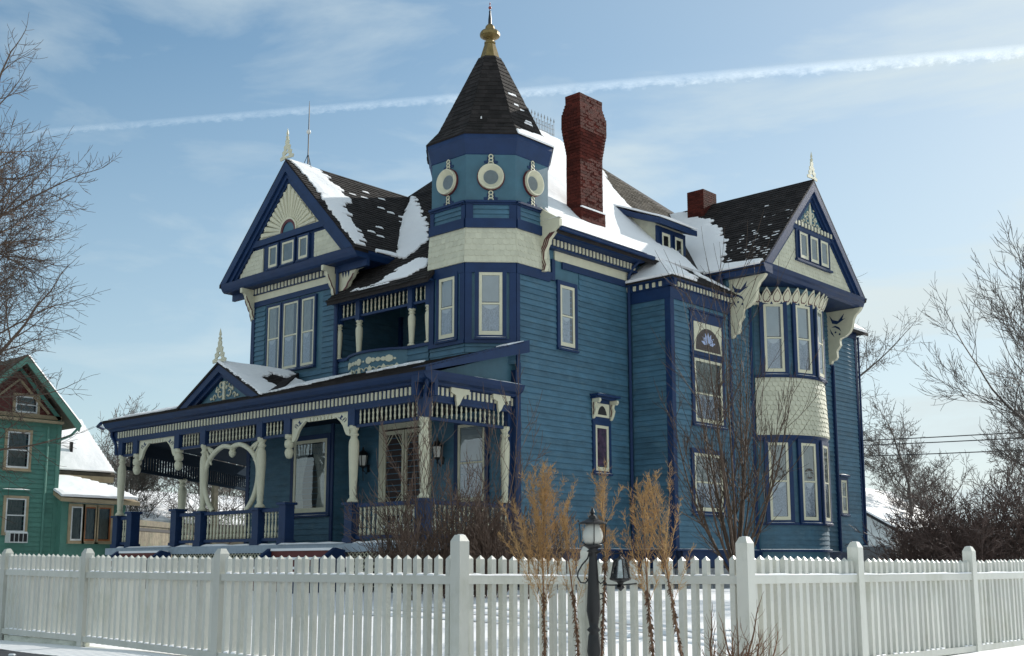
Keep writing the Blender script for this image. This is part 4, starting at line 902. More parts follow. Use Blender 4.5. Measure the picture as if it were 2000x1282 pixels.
# ------------------------------------------------------------------ turned work
def meshof(mb, name, m, smooth=False):
    me = mb.mesh(name, (0, 0, 0), smooth); me.materials.append(M[m]); return me
def spind(h, r=.028, n=8):
    P = [(.5, 0), (.5, .06), (.9, .10), (.5, .14), (.75, .22), (1.0, .30), (.75, .40), (.5, .46), (.9, .50), (.5, .54), (.75, .62), (1.0, .70), (.75, .78), (.5, .86), (.9, .90), (.5, .94), (.5, 1.0)]
    return turned([(r * a, h * b) for a, b in P], n)
def balus(h, r=.036, n=8):
    P = [(.95, 0), (.95, .20), (.5, .24), (.8, .28), (.95, .36), (.75, .48), (.5, .62), (.8, .66), (.5, .70), (.75, .76), (.85, .84), (.5, .9), (.9, .93), (.9, 1.0)]
    return turned([(r * a, h * b) for a, b in P], n)
def colmesh(h, r=.13, n=14):
    P = [(1.1, 0), (1.1, .025), (.9, .045), (.65, .06), (.62, .09), (.72, .11), (.68, .14), (.74, .22), (.86, .42), (.98, .62), (1.0, .74), (.92, .80), (.66, .835), (.64, .86), (.92, .875), (.92, .89), (.66, .905), (.68, .93), (.90, .955), (.96, .96), (.96, 1.0)]
    return turned([(r * a, h * b) for a, b in P], n)
SPM = {}
def spindles(fr, x0, x1, z0, z1, parent, sp=.15, kind='spindle', y=0.0, ends=True):
    key = (kind, round(z1 - z0, 3))
    if key not in SPM: SPM[key] = meshof(spind(z1 - z0) if kind == 'spindle' else balus(z1 - z0), kind, 'cream', True)
    n = max(1, round((x1 - x0) / sp)); d = (x1 - x0) / n
    for i in range(n): link(kind, SPM[key], None, parent, fr.p(x0 + d * (i + .5), y, z0))

# ------------------------------------------------------------------ balcony of the upper floor
FB = FRONT(-3.50)
q = MB(); q.box(FB, -5.88, -2.12, -.12, .07, 5.48, 5.56); q.box(FB, -5.9, -2.1, -.1, .09, 7.06, 7.22); q.box(FB, -6.0, -1.98, -.1, .34, 7.10, 7.17)
for (a, b) in ((-5.86, -5.04), (-4.88, -2.94), (-2.78, -2.12)): q.box(FB, a, b, -.04, .04, 6.62, 6.69)
for x in (-5.82, -4.96, -2.86, -2.18): q.box(FB, x - .085, x + .085, -.085, .085, 6.52, 7.08)
bal = parts('balcony_frame', q, 'navy', H)
CM = {}
def column(at, h, parent, r=.13, lab=None):
    k = (round(h, 3), r)
    if k not in CM: CM[k] = meshof(colmesh(h, r), 'turned_column', 'cream', True)
    return link('turned_column', CM[k], None, parent, at, lab)
for x in (-5.82, -4.96, -2.86, -2.22): column(FB.p(x, 0, 5.56), .97, H, .10)
for a, b in ((-5.72, -5.05), (-4.87, -2.95), (-2.77, -2.28)): spindles(FB, a, b, 6.69, 7.06, bal, .155)
q = MB(); n = 16; vs = []
for i in range(n + 1):
    x = -5.35 + 2.38 * i / n; b = .42 * math.sin(math.pi * i / n) ** .7
    vs += [FB.p(x, .0, 4.7), FB.p(x, b, 4.7), FB.p(x, b, 5.48), FB.p(x, 0, 5.48)]
q.add(vs, [(4 * i + k, 4 * i + 4 + k, 4 * i + 4 + (k + 1) % 4, 4 * i + (k + 1) % 4) for i in range(n) for k in range(4)]); bowp = part('balcony_bow', q, 'tealflat', H)
q = MB(); vs = []
for i in range(n + 1):
    x = -5.38 + 2.44 * i / n; b = .42 * math.sin(math.pi * i / n) ** .7
    vs += [FB.p(x, 0, 5.48), FB.p(x, b + .06, 5.48), FB.p(x, b + .06, 5.54), FB.p(x, 0, 5.54)]
q.add(vs, [(4 * i + k, 4 * i + 4 + k, 4 * i + 4 + (k + 1) % 4, 4 * i + (k + 1) % 4) for i in range(n) for k in range(4)]); part('balcony_cap', q, 'navy', bowp)
def onbow(x, y, z): i = (x + 5.35) / 2.38; return FB.p(x, y + .42 * math.sin(math.pi * min(max(i, 0), 1)) ** .7, z)
class BF(FR):
    def p(s, x, y, z): return onbow(x, y, z)
bf = BF((0, 0, 0), (1, 0, 0), (0, -1, 0)); q = MB()
for xc in (-4.78, -3.72, -5.16):
    w = .40 if xc != -5.16 else .08
    for k in range(5):
        t = (k - 2) / 2; r_ = .06 + .035 * (1 if k in (0, 4) else 0); x = xc + t * w * .8
        q.prism(bf, [(x + r_ * 1.2 * math.cos(a * math.pi / 4), 5.27 + r_ * math.sin(a * math.pi / 4)) for a in range(8)], .0, .022)
    if w > .1: q.prism(bf, [(xc - w, 5.27), (xc, 5.30), (xc + w, 5.27), (xc, 5.24)], 0, .02)
for xc in (-4.25, -5.05, -3.25): q.prism(bf, [(xc + .03 * math.cos(a), 5.26 + .03 * math.sin(a)) for a in range(6)], 0, .02)
for xc in (-4.9, -4.45, -4.0, -3.55, -3.2):
    for k in (-1, 1):
        pts = []
        for i in range(10):
            t = i / 9 * 4.2; r_ = .11 * (1 - i / 12); pts.append(bf.p(xc + k * (.10 + r_ * math.cos(t)), .012, 5.00 + r_ * math.sin(t)))
        q.tube(pts, .016, 4)
    q.prism(bf, [(xc - .05, 4.92), (xc + .05, 4.92), (xc + .07, 5.06), (xc, 5.14), (xc - .07, 5.06)], 0, .02)
part('applique', q, 'cream', bowp, stuff=True)
# screened door at the back of the loggia, dark doorway
dr = part('balcony_door', MB().box(FRONT(-1.2), -3.0, -2.3, 0, .07, 5.1, 7.1), 'cream', H)
part('screen', MB().box(FRONT(-1.2), -2.88, -2.42, .07, .075, 5.2, 6.75), 'darkscreen', dr)
q = MB(); q.box(FRONT(-1.2), -2.67, -2.63, .075, .10, 5.2, 6.8); q.box(FRONT(-1.2), -2.88, -2.42, .075, .10, 6.5, 6.55); part('screen_rail', q, 'tan', dr)
dd = part('doorway', MB().box(FRONT(-1.2), -4.6, -3.5, 0, .04, 4.95, 7.0), 'dark', H); part('door_casing', MB().box(FRONT(-1.2), -4.75, -4.6, 0, .06, 4.95, 7.1), 'navy', dd)

# ------------------------------------------------------------------ porch
PY = -5.51; FP = FRONT(PY)
XL, XR = -13.65, -0.18
SP = FR((-0.18, 0, 0), (0, 1, 0), (1, 0, 0))          # right end of the porch, faces +X
q = MB(); q.wbox(-13.9, 0.02, -5.68, -2.6, .36, .48); q.add([(-13.9, -5.6, .48), (-9.9, -5.6, .48), (-9.9, 4, .48), (-20.6, 4, .48)], [(0, 1, 2, 3)]); q.add([(-13.9, -5.6, .36), (-9.9, -5.6, .36), (-9.9, 4, .36), (-20.6, 4, .36)], [(0, 1, 2, 3)])
q.box(FP, -13.95, .06, .17, .22, .30, .50); q.box(SP, -5.7, -2.6, .17, .22, .30, .50); part('porch_deck', q, 'sill_grey', H)
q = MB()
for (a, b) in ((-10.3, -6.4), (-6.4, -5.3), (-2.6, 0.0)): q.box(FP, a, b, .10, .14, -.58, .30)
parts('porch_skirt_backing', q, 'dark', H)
q = MB()   # diagonal lattice under the deck
for (a, b) in ((-10.3, -5.35), (-2.6, 0.0)):
    x = a - .8
    while x < b:
        for s_ in (0, 1):
            p0, p1 = (x, -.5), (x + .8, .3)
            if s_: p0, p1 = (x, .3), (x + .8, -.5)
            def cl(px, pz, qx, qz):
                if px < a: t = (a - px) / (qx - px); px, pz = a, pz + t * (qz - pz)
                if qx > b: t = (b - px) / (qx - px); qx, qz = b, pz + t * (qz - pz)
                return px, pz, qx, qz
            if x + .8 > a and x < b:
                px, pz, qx, qz = cl(*p0, *p1); yy = .145 + s_ * .012
                q.add([FP.p(px - .015, yy, pz), FP.p(px + .015, yy, pz), FP.p(qx + .015, yy, qz), FP.p(qx - .015, yy, qz)] + [FP.p(px - .015, yy + .01, pz), FP.p(px + .015, yy + .01, pz), FP.p(qx + .015, yy + .01, qz), FP.p(qx - .015, yy + .01, qz)], [(0, 1, 2, 3), (4, 5, 6, 7), (0, 4, 7, 3), (1, 5, 6, 2)])
        x += .135
part('lattice', q, 'cream', H, stuff=True)
# entrance steps
for (a, b) in ((-12.6, -10.4), (-5.15, -2.75)):
    q = MB()
    for k in range(4): q.box(FP, a, b, .2 + .28 * k, .2 + .28 * (k + 1), -.7, .34 - .22 * k)
    st = part('porch_steps', q, 'greenred', H)
    for k in range(4): q = MB(); q.box(FP, a - .02, b + .02, .2 + .28 * k, .2 + .28 * (k + 1) + .02, .34 - .22 * k, .40 - .22 * k); part('snowy_tread', q, 'snow', st)
    for x in (a - .14, b + .02):
        q = MB(); q.prism(FR((x, PY, 0), (0, -1, 0), (1, 0, 0)), [(.2, -.7), (.2, .34), (.5, .40), (1.7, -.40), (1.7, -.7)], 0, .12); part('stair_cheek', q, 'navy', st)
    snowstrip(FP, a - .1, b + .1, .10, .26, .5, H, .05)
# posts: turned columns on pedestals, newels, pendants
def pedestal(p, w=.14, z1=1.40, cap=True, col=True):
    q = MB(); fr = FR((p[0], p[1], 0), (1, 0, 0), (0, -1, 0)); q.box(fr, -w, w, -w, w, .48, z1)
    q.box(fr, -w - .05, w + .05, -w - .05, w + .05, z1, z1 + .06); q.box(fr, -w - .03, w + .03, -w - .03, w + .03, .48, .62)
    o = part('pedestal', q, 'navy', H)
    if not col: snowstrip(fr, -w, w, -w, w, z1 + .06, o, .04)
    return o
for x in (-13.60, -9.08, -6.40, -2.64, -.18): pedestal((x, PY)); column(FP.p(x, 0, 1.46), 1.84, H, .125)
for x in (-12.78, -10.34, -5.24): pedestal((x, PY), .14, 1.50, col=False)
q = MB()
PEND = meshof(turned([(.02, -.62), (.07, -.60), (.10, -.54), (.12, -.46), (.10, -.38), (.06, -.35), (.11, -.33), (.13, -.26), (.12, -.16), (.06, -.12), (.12, -.10), (.12, 0)], 12), 'pendant', 'cream', True)
for x in (-12.72, -10.42, -5.20): link('pendant', PEND, None, H, FP.p(x, 0, 3.28))
# frieze framing
q = MB(); q.box(FP, XL - .1, XR + .1, -.09, .09, 3.66, 3.80)
for x in (-13.60, -12.72, -10.42, -9.08, -6.40, -5.20, -2.64, -.18): q.box(FP, x - .13, x + .13, -.10, .10, 3.28, 3.70)
for (a, b) in ((-13.5, -12.8), (-10.3, -9.2), (-8.98, -6.5), (-6.3, -5.3), (-2.52, -.3)): q.box(FP, a, b, -.05, .05, 3.24, 3.31)
q.box(SP, -5.6, -2.66, -.09, .09, 3.66, 3.80); q.box(SP, -5.4, -2.7, -.05, .05, 3.24, 3.31); q.box(SP, -2.82, -2.66, -.08, .08, .5, 3.7)
frz = parts('porch_beam', q, 'navy', H)
for (a, b) in ((-13.45, -12.87), (-10.27, -9.23), (-8.93, -6.55), (-6.25, -5.35), (-2.49, -.33)): spindles(FP, a, b, 3.31, 3.66, frz, .158)
spindles(SP, -5.36, -2.85, 3.31, 3.66, frz, .158)
# arched openings with brackets
BRK = [(0, 0), (.62, 0), (.62, -.10), (.52, -.10), (.45, -.16), (.36, -.22), (.25, -.34), (.18, -.48), (.12, -.56), (.0, -.60)]
for (a, b) in ((-12.58, -10.56), (-5.06, -2.78)):
    q = MB(); x = a + .62
    while x < b - .66: q.box(FP, x, x + .10, -.03, .03, 3.54, 3.66); x += .14
    q.box(FP, a + .6, b - .6, -.02, .025, 3.62, 3.66); part('arch_teeth', q, 'cream', H)
    for k, x0 in ((1, a), (-1, b)):
        bk = part('arch_bracket', MB().prism(FP, [(x0 + k * x, 3.66 + z) for x, z in BRK], -.035, .035), 'cream', H)
        q = MB()
        for (cx, cz) in ((.16, -.20), (.20, -.22)):
            pts = [FP.p(x0 + k * (cx + .07 * (1 - i / 12) * math.cos(i * .6)), .036, 3.66 + cz + .07 * (1 - i / 12) * math.sin(i * .6)) for i in range(10)]; q.tube(pts, .008, 4)
        q.prism(FP, [(x0 + k * .30, 3.60), (x0 + k * .36, 3.53), (x0 + k * .44, 3.56), (x0 + k * .36, 3.50), (x0 + k * .30, 3.46), (x0 + k * .31, 3.52), (x0 + k * .25, 3.54)], .0355, .04); part('bracket_inlay', q, 'navy', bk)
# round hoop in the middle bay
q = MB(); pts = []
T0 = -math.asin(.785)
for i in range(49):
    t = T0 + (math.pi - 2 * T0) * i / 48; x = -7.78 + 1.27 * math.cos(t); z = 2.38 + (.86 if math.sin(t) > 0 else 1.20) * math.sin(t)
    pts.append(FP.p(x, 0, z - (.11 * max(0, 1 - abs(x + 7.78) / .35) if z > 2.6 else 0)))
q.tube(pts, .07, 8, False); hp = part('round_hoop', q, 'cream', H, smooth=True)
q = MB(); q.lathe(FP.p(-7.74, 0, 2.86), [(.02, 0), (.08, .05), (.10, .14), (.07, .2), (.12, .26)], 8)
part('hoop_drop', q, 'cream', hp)
q = MB()
for s_ in (-1, 1):
    for (x0, z0, x1, z1) in ((1.18, 3.22, .78, 3.02), (1.24, 3.1, 1.0, 2.72), (1.20, 3.24, .98, 3.0)): q.tube([FP.p(-7.74 + s_ * x0, 0, z0), FP.p(-7.74 + s_ * (x0 + x1) / 2, 0, (z0 + z1) / 2), FP.p(-7.74 + s_ * x1, 0, z1)], [.025, .05, .025], 6)
part('hoop_stay', q, 'cream', hp)
# balustrades
q = MB(); runs = ((-13.43, -12.95), (-10.16, -9.26), (-8.90, -6.58), (-6.22, -5.42), (-2.46, -.36))
for (a, b) in runs: q.box(FP, a, b, -.06, .06, 1.34, 1.43); q.box(FP, a, b, -.05, .05, .60, .68)
q.box(SP, -5.33, -2.7, -.06, .06, 1.34, 1.43); q.box(SP, -5.33, -2.7, -.05, .05, .60, .68)
rail = parts('porch_rail', q, 'navy', H)
for (a, b) in runs: spindles(FP, a + .04, b - .04, .68, 1.34, rail, .155, 'baluster')
spindles(SP, -5.25, -2.75, .68, 1.34, rail, .155, 'baluster')
for (a, b) in runs: snowstrip(FP, a, b, -.02, .20, .49, H, .07)
for x in (-8.2, -7.3): pass
column(SP.p(-2.85, 0, 1.46), 1.84, H, .12)
# cornice, dentils and roof
CP = [(0, 3.74), (.10, 3.74), (.10, 4.02), (.20, 4.03), (.24, 4.08), (.36, 4.12), (.42, 4.20), (.46, 4.30), (0, 4.30)]
c = mould(FP, XL - .44, XR + .44, CP); dentils(FP, XL - .05, XR + .08, .148, .072, .025, 3.815, .185, .10, c)
c = mould(SP, -5.92, -2.62, CP); dentils(SP, -5.5, -2.72, .150, .072, .025, 3.815, .185, .10, c)
for (y_, s_) in ((-4.55, 1), (-3.15, 1)):
    part('hanging_scroll', MB().prism(FR((-.03, y_, 0), (0, 1, 0), (1, 0, 0)), [(-.3, 4.03), (.3, 4.03), (.3, 3.92), (.12, 3.88), (.05, 3.78), (-.02, 3.66), (-.10, 3.60), (-.13, 3.72), (-.14, 3.86), (-.3, 3.92)], -.02, .035), 'cream', H)
pr_ = part('porch_roof', MB().slab([(XL - .46, -5.98, 4.32), (.30, -5.98, 4.32), (.30, -2.55, 5.38), (-9.9, -2.55, 5.38)], .06), 'shingle', H)
part('porch_roof', MB().slab([(XL - .46, -5.98, 4.32), (-9.9, -2.55, 5.38), (-9.9, 4.2, 5.38), (-20.8, 4.2, 4.32)], .06), 'shingle', H)
ps = 1.06 / 3.43; hl = math.hypot(1, ps); OP = (0, -5.98, 4.32)
def qp(X, Y): return (X, (Y + 5.98) * hl)
shingles(OP, (1, 0, 0), (0, 1, ps), (0, -ps, 1), [qp(XL - .46, -6.0), qp(.32, -6.0), qp(.32, -2.7), qp(-9.9, -2.6)], 'shingle', pr_, lift=.02)
snowpatch(OP, (1, 0, 0), (0, 1, ps), (0, -ps, 1), [qp(-5.7, -5.85), qp(-4.9, -5.2), qp(-5.0, -3.6), qp(-6.2, -3.55), qp(-6.4, -4.6)], pr_, th=.06, jl=.1, jr=.2)
snowpatch(OP, (1, 0, 0), (0, 1, ps), (0, -ps, 1), [qp(-3.3, -4.6), qp(-2.2, -4.2), qp(-1.9, -3.7), qp(-2.9, -3.6)], pr_, th=.06, jl=.1, jr=.2)
snowpatch(OP, (1, 0, 0), (0, 1, ps), (0, -ps, 1), [qp(-.4, -3.0), qp(.26, -3.2), qp(.26, -2.6), qp(-.2, -2.6)], pr_, th=.05, jl=.1, jr=.02)
snowpatch(OP, (1, 0, 0), (0, 1, ps), (0, -ps, 1), [qp(-13.9, -5.9), qp(-10.2, -5.9), qp(-10.0, -5.2), qp(-12.6, -5.0)], pr_, th=.05, jl=.1, jr=.1)
# half gable closing the right end
part('half_gable', MB().prism(SP, [(-5.4, 4.31), (-2.63, 4.31), (-2.63, 5.12)], .02, .06), 'tealflat', H)
q = MB(); FRK = SP; q.prism(SP, [(-5.95, 4.24), (-5.95, 4.36), (-2.5, 5.43), (-2.5, 5.12)], .06, .50); part('rake_board', q, 'navy', H)
snowstrip(SP, -4.4, -2.7, .30, .45, 4.30, H, .03)
# porch gable
PG = (-7.78, 5.42); PH = 1.98
q = MB(); q.slab([(PG[0], -6.05, PG[1]), (PG[0] + PH, -6.05, 4.34), (PG[0] + PH + .1, -5.6, 4.44), (PG[0] + .2, -3.5, 5.40), (PG[0], -3.5, PG[1])], .07); pg = part('porch_gable_roof', q, 'shingle', H)
part('porch_gable_roof', MB().slab([(PG[0], -6.05, PG[1]), (PG[0] - PH, -6.05, 4.34), (PG[0] - PH - .1, -5.6, 4.44), (PG[0] - .2, -3.5, 5.40), (PG[0], -3.5, PG[1])], .07), 'shingle', H)
gs2 = (PG[1] - 4.34) / PH; hl2 = math.hypot(1, gs2); OG = (PG[0] + PH, 0, 4.34)
def qg(X, Y): return (Y, (PG[0] + PH - X) * hl2)
shingles(OG, (0, 1, 0), (-1, 0, gs2), (gs2, 0, 1), [qg(-5.78, -6.07), qg(-5.78, -5.6), qg(PG[0] + .2, -3.5), qg(PG[0], -3.5), qg(PG[0], -6.07)], 'shingle', pg, lift=.02)
snowpatch(OG, (0, 1, 0), (-1, 0, gs2), (gs2, 0, 1), [qg(-5.75, -6.06), qg(-5.75, -5.65), qg(-6.3, -5.15), qg(-6.9, -5.2), qg(-7.4, -4.55), qg(-7.2, -4.2), qg(-7.5, -3.7), qg(PG[0], -3.6), qg(PG[0], -6.06)], pg, th=.06, jl=.03, jr=.10)
snowpatch(OG, (0, 1, 0), (-1, 0, gs2), (gs2, 0, 1), [qg(-6.3, -5.0), qg(-6.9, -4.4), qg(-7.25, -3.9), qg(-7.1, -3.75), qg(-6.4, -4.4)], pg, th=.05, jl=.1, jr=.1)
FGP = FRONT(-5.80)
part('porch_pediment', MB().prism(FGP, [(PG[0] - PH + .1, 4.32), (PG[0] + PH - .1, 4.32), (PG[0], PG[1] - .12)], -.1, 0), 'tealflat', H)
q = MB()
for s_ in (-1, 1):
    for (d0, d1, yb) in ((.05, .28, .22), (.28, .40, .12)): q.prism(FGP, [(PG[0], PG[1] - d0), (PG[0] + s_ * (PH - d0 / gs2 + .06), 4.31), (PG[0] + s_ * (PH - d1 / gs2 + .06), 4.31), (PG[0], PG[1] - d1)], 0, yb)
q.box(FGP, PG[0] - PH + .1, PG[0] + PH - .1, 0, .08, 4.30, 4.36); parts('barge_board', q, 'navy', H)
scrollwork(FGP, PG[0] + .02, 4.46, .72, H)
q = MB(); q.prism(FGP, [(PG[0] - .05, 4.40), (PG[0] + .05, 4.40), (PG[0] + .03, 4.75), (PG[0] + .07, 4.90), (PG[0] - .07, 4.90), (PG[0] - .03, 4.75)], 0, .04); part('scroll_stem', q, 'cream', H)
finial(FRONT(-6.0), PG[0], 5.42, 1.0, 'pierced cream crest on the peak of the small porch gable')
# far side frieze of the wrapping porch
P1, P2 = Vector((-14.3, -4.9, 0)), Vector((-20.6, 4.0, 0)); dv = (P2 - P1); dl = dv.length; dv.normalize(); FW = FR(P1, dv, (dv.y, -dv.x, 0))
q = MB(); q.box(FW, -.4, dl, -.06, .06, 2.92, 3.02); q.box(FW, -.4, dl, -.08, .08, 3.44, 3.84); q.box(FW, -.4, dl, -.1, .3, 4.1, 4.3); fz2 = parts('side_frieze', q, 'porch_shade', H)  # dark colour paints in the shade on the far frieze
bm_ = meshof(MB().box(FR((0, 0, 0), dv, (dv.y, -dv.x, 0)), -.045, .045, -.02, .02, 0, .42), 'frieze_bar', 'porch_shade'); k_ = .15  # bars coloured dark as backlit silhouettes, shade put into the colour
while k_ < dl: link('frieze_bar', bm_, None, fz2, FW.p(k_, 0, 3.02)); k_ += .21
column(FW.p(4.1, 0, 1.2), 1.75, H, .15)
part('porch_ceiling', MB().slab([(XL, -5.6, 3.82), (-.1, -5.6, 3.82), (-.1, -2.6, 3.82), (-9.8, -2.6, 3.82), (-9.8, 4, 3.82), (-20, 4, 3.82)], .02), 'porch_shade', H)  # coloured dark to stand for shade under the roof
part('gutter', MB().tube([(XL - .46, -6.0, 4.28), (-14.5, -5.9, 4.22), (-14.75, -5.6, 4.2)], .05, 8), 'navy', H)
spout([(-14.05, -5.66, 4.1), (-14.05, -5.66, 3.9), (-13.85, -5.62, 3.65), (-13.8, -5.62, 3.3)], .05)
# downspout elbow at the right corner
spout([(.16, -5.75, 4.2), (.12, -5.72, 4.0), (.0, -5.66, 3.8), (.0, -5.66, 3.3)], .05)
# front doors
q = MB(); q.box(F265, -4.97, -4.80, 0, .08, .5, 3.95); q.box(F265, -3.12, -2.95, 0, .08, .5, 3.95); q.box(F265, -4.8, -3.12, 0, .078, 3.60, 3.95); fdoor = part('front_door', q, 'cream', H)
part('door_glass', MB().box(F265, -4.8, -3.12, .002, .030, .5, 3.6), 'darkscreen', fdoor)
for (a, b) in ((-4.79, -3.98), (-3.94, -3.13)):
    q = MB(); q.box(F265, a, a + .08, .03, .065, .5, 3.55); q.box(F265, b - .08, b, .03, .065, .5, 3.55); q.box(F265, a + .08, b - .08, .03, .063, 3.45, 3.55); q.box(F265, a + .08, b - .08, .03, .063, .5, .8); q.box(F265, a + .08, b - .08, .03, .063, 1.48, 1.56)
    sd_ = part('screen_door', q, 'cream', fdoor)
    q = MB()
    for (x0, k) in ((a + .08, 1), (b - .08, -1)):
        q.tube([F265.p(x0, .05, 3.20), F265.p(x0 + k * .16, .05, 3.46)], .014, 4); q.tube([F265.p(x0, .05, 3.34), F265.p(x0 + k * .09, .05, 3.47)], .012, 4); q.tube([F265.p(x0, .05, 3.1), F265.p(x0 + k * .28, .05, 3.44)], .014, 4)
        q.tube([F265.p(x0, .05, 1.80), F265.p(x0 + k * .22, .05, 1.56)], .014, 4); q.tube([F265.p(x0, .05, 1.9), F265.p(x0 + k * .30, .05, 1.60)], .010, 4)
    x = a + .13
    while x < b - .1: q.tube([F265.p(x, .05, 1.3), F265.p(x, .05, 1.48)], .012, 4); x += .07
    parts('door_fretwork', q, 'cream', sd_)
# wall lanterns
def wall_lantern(x, z, lab):
    e = empty('wall_lantern', F265.p(x, .0, z - .5), lab, 'lantern', 'lanterns beside the front door')
    c_ = F265.p(x, .22, z)
    q = MB(); q.lathe(c_, [(.05, -.18), (.10, -.16), (.10, -.13)], 6); q.lathe(c_, [(.13, .14), (.15, .17), (.10, .24), (.03, .30), (.015, .38)], 6); q.lathe(c_, [(.01, -.30), (.03, -.26), (.02, -.22), (.05, -.18)], 6)
    for k in range(6):
        a = math.pi * k / 3; q.tube([c_ + Vector((.10 * math.cos(a), .10 * math.sin(a), -.15)), c_ + Vector((.14 * math.cos(a), .14 * math.sin(a), .15))], .010, 4)
    q.tube([c_ + Vector((0, 0, -.25)), F265.p(x, .1, z - .35), F265.p(x, .02, z - .2)], .014, 5); q.box(F265, x - .05, x + .05, 0.02, .04, z - .3, z - .1); q.tube([F265.p(x, .22, z - .3), F265.p(x, .20, z - .55)], .012, 5)
    part('cage', q, 'iron', e); q = MB(); q.lathe(c_, [(.085, -.14), (.12, .14)], 6); part('lamp_glass', q, 'lampglass', e)
wall_lantern(-5.45, 2.80, 'black six sided lantern on the blue wall left of the front door')
wall_lantern(-2.52, 2.84, 'black lantern on the blue wall right of the front door')
# porch bench
bn = empty('porch_bench', (-2.0, -4.6, .48), 'white scrolled metal bench with snow on it behind the corner porch railing', 'bench')
q = MB(); bx = FR((-2.0, -4.3, 0), (1, 0, 0), (0, -1, 0)); pts = [bx.p(-.75 + 1.5 * i / 12, -.25, 1.05 + .28 * math.sin(math.pi * i / 12)) for i in range(13)]; q.tube(pts, .02, 5)
for i in range(1, 12): q.tube([bx.p(-.75 + 1.5 * i / 12, -.25, .92), bx.p(-.75 + 1.5 * i / 12, -.25, 1.05 + .28 * math.sin(math.pi * i / 12))], .009, 4)
part('backrest', q, 'whitetrim', bn); part('seat', MB().box(bx, -.75, .75, -.25, .25, .88, .92), 'whitetrim', bn); part('snow_patch', MB().box(bx, -.7, .7, -.2, .22, .92, .97), 'snow', bn)
for (a, b) in ((-.7, -.22), (.7, -.22), (-.7, .22), (.7, .22)): part('leg', MB().tube([bx.p(a, b, .48), bx.p(a * .97, b, .9)], .018, 5), 'whitetrim', bn)

# ------------------------------------------------------------------ picket fence
FN = empty('picket_fence', (10.82, -15.255, -.9), 'white picket fence with square posts and snow on its rails, jogging round the lamp post', 'fence')
A_, B_, C_ = (10.82, -15.255), (10.82, -13.317), (12.74, -13.317)
top = {}
PW, PS = .057, .146
def picket_mesh():
    q = MB(); w = PW / 2; H_ = 1.0; w2 = .031
    q.add([(-w, -w2, 0), (w, -w2, 0), (w, w2, 0), (-w, w2, 0), (-w, -w2, H_), (w, -w2, H_), (w, w2, H_), (-w, w2, H_), (0, 0, H_ + .034)],
          [(3, 2, 1, 0), (0, 1, 5, 4), (1, 2, 6, 5), (2, 3, 7, 6), (3, 0, 4, 7), (4, 5, 8), (5, 6, 8), (6, 7, 8), (7, 4, 8)]); return meshof(q, 'picket', 'vinyl')
PM = picket_mesh()
def post(x, y, zt, zb=-1.3, w=.0635):
    q = MB(); q.wbox(x - w, x + w, y - w, y + w, zb, zt - .06)
    q.add([(x - w - .0, y - w, zt - .06), (x + w, y - w, zt - .06), (x + w, y + w, zt - .06), (x - w, y + w, zt - .06), (x - w * .55, y - w * .55, zt), (x + w * .55, y - w * .55, zt), (x + w * .55, y + w * .55, zt), (x - w * .55, y + w * .55, zt)],
          [(0, 1, 5, 4), (1, 2, 6, 5), (2, 3, 7, 6), (3, 0, 4, 7), (4, 5, 6, 7)])
    o = part('post', q, 'vinyl', FN); 
    if zt > .22: part('snow_patch', (lambda s: (s.wbox(x - w * .5, x + w * .3, y + .0, y + w * .5, zt, zt + .006), s)[1])(MB()), 'snow', o)
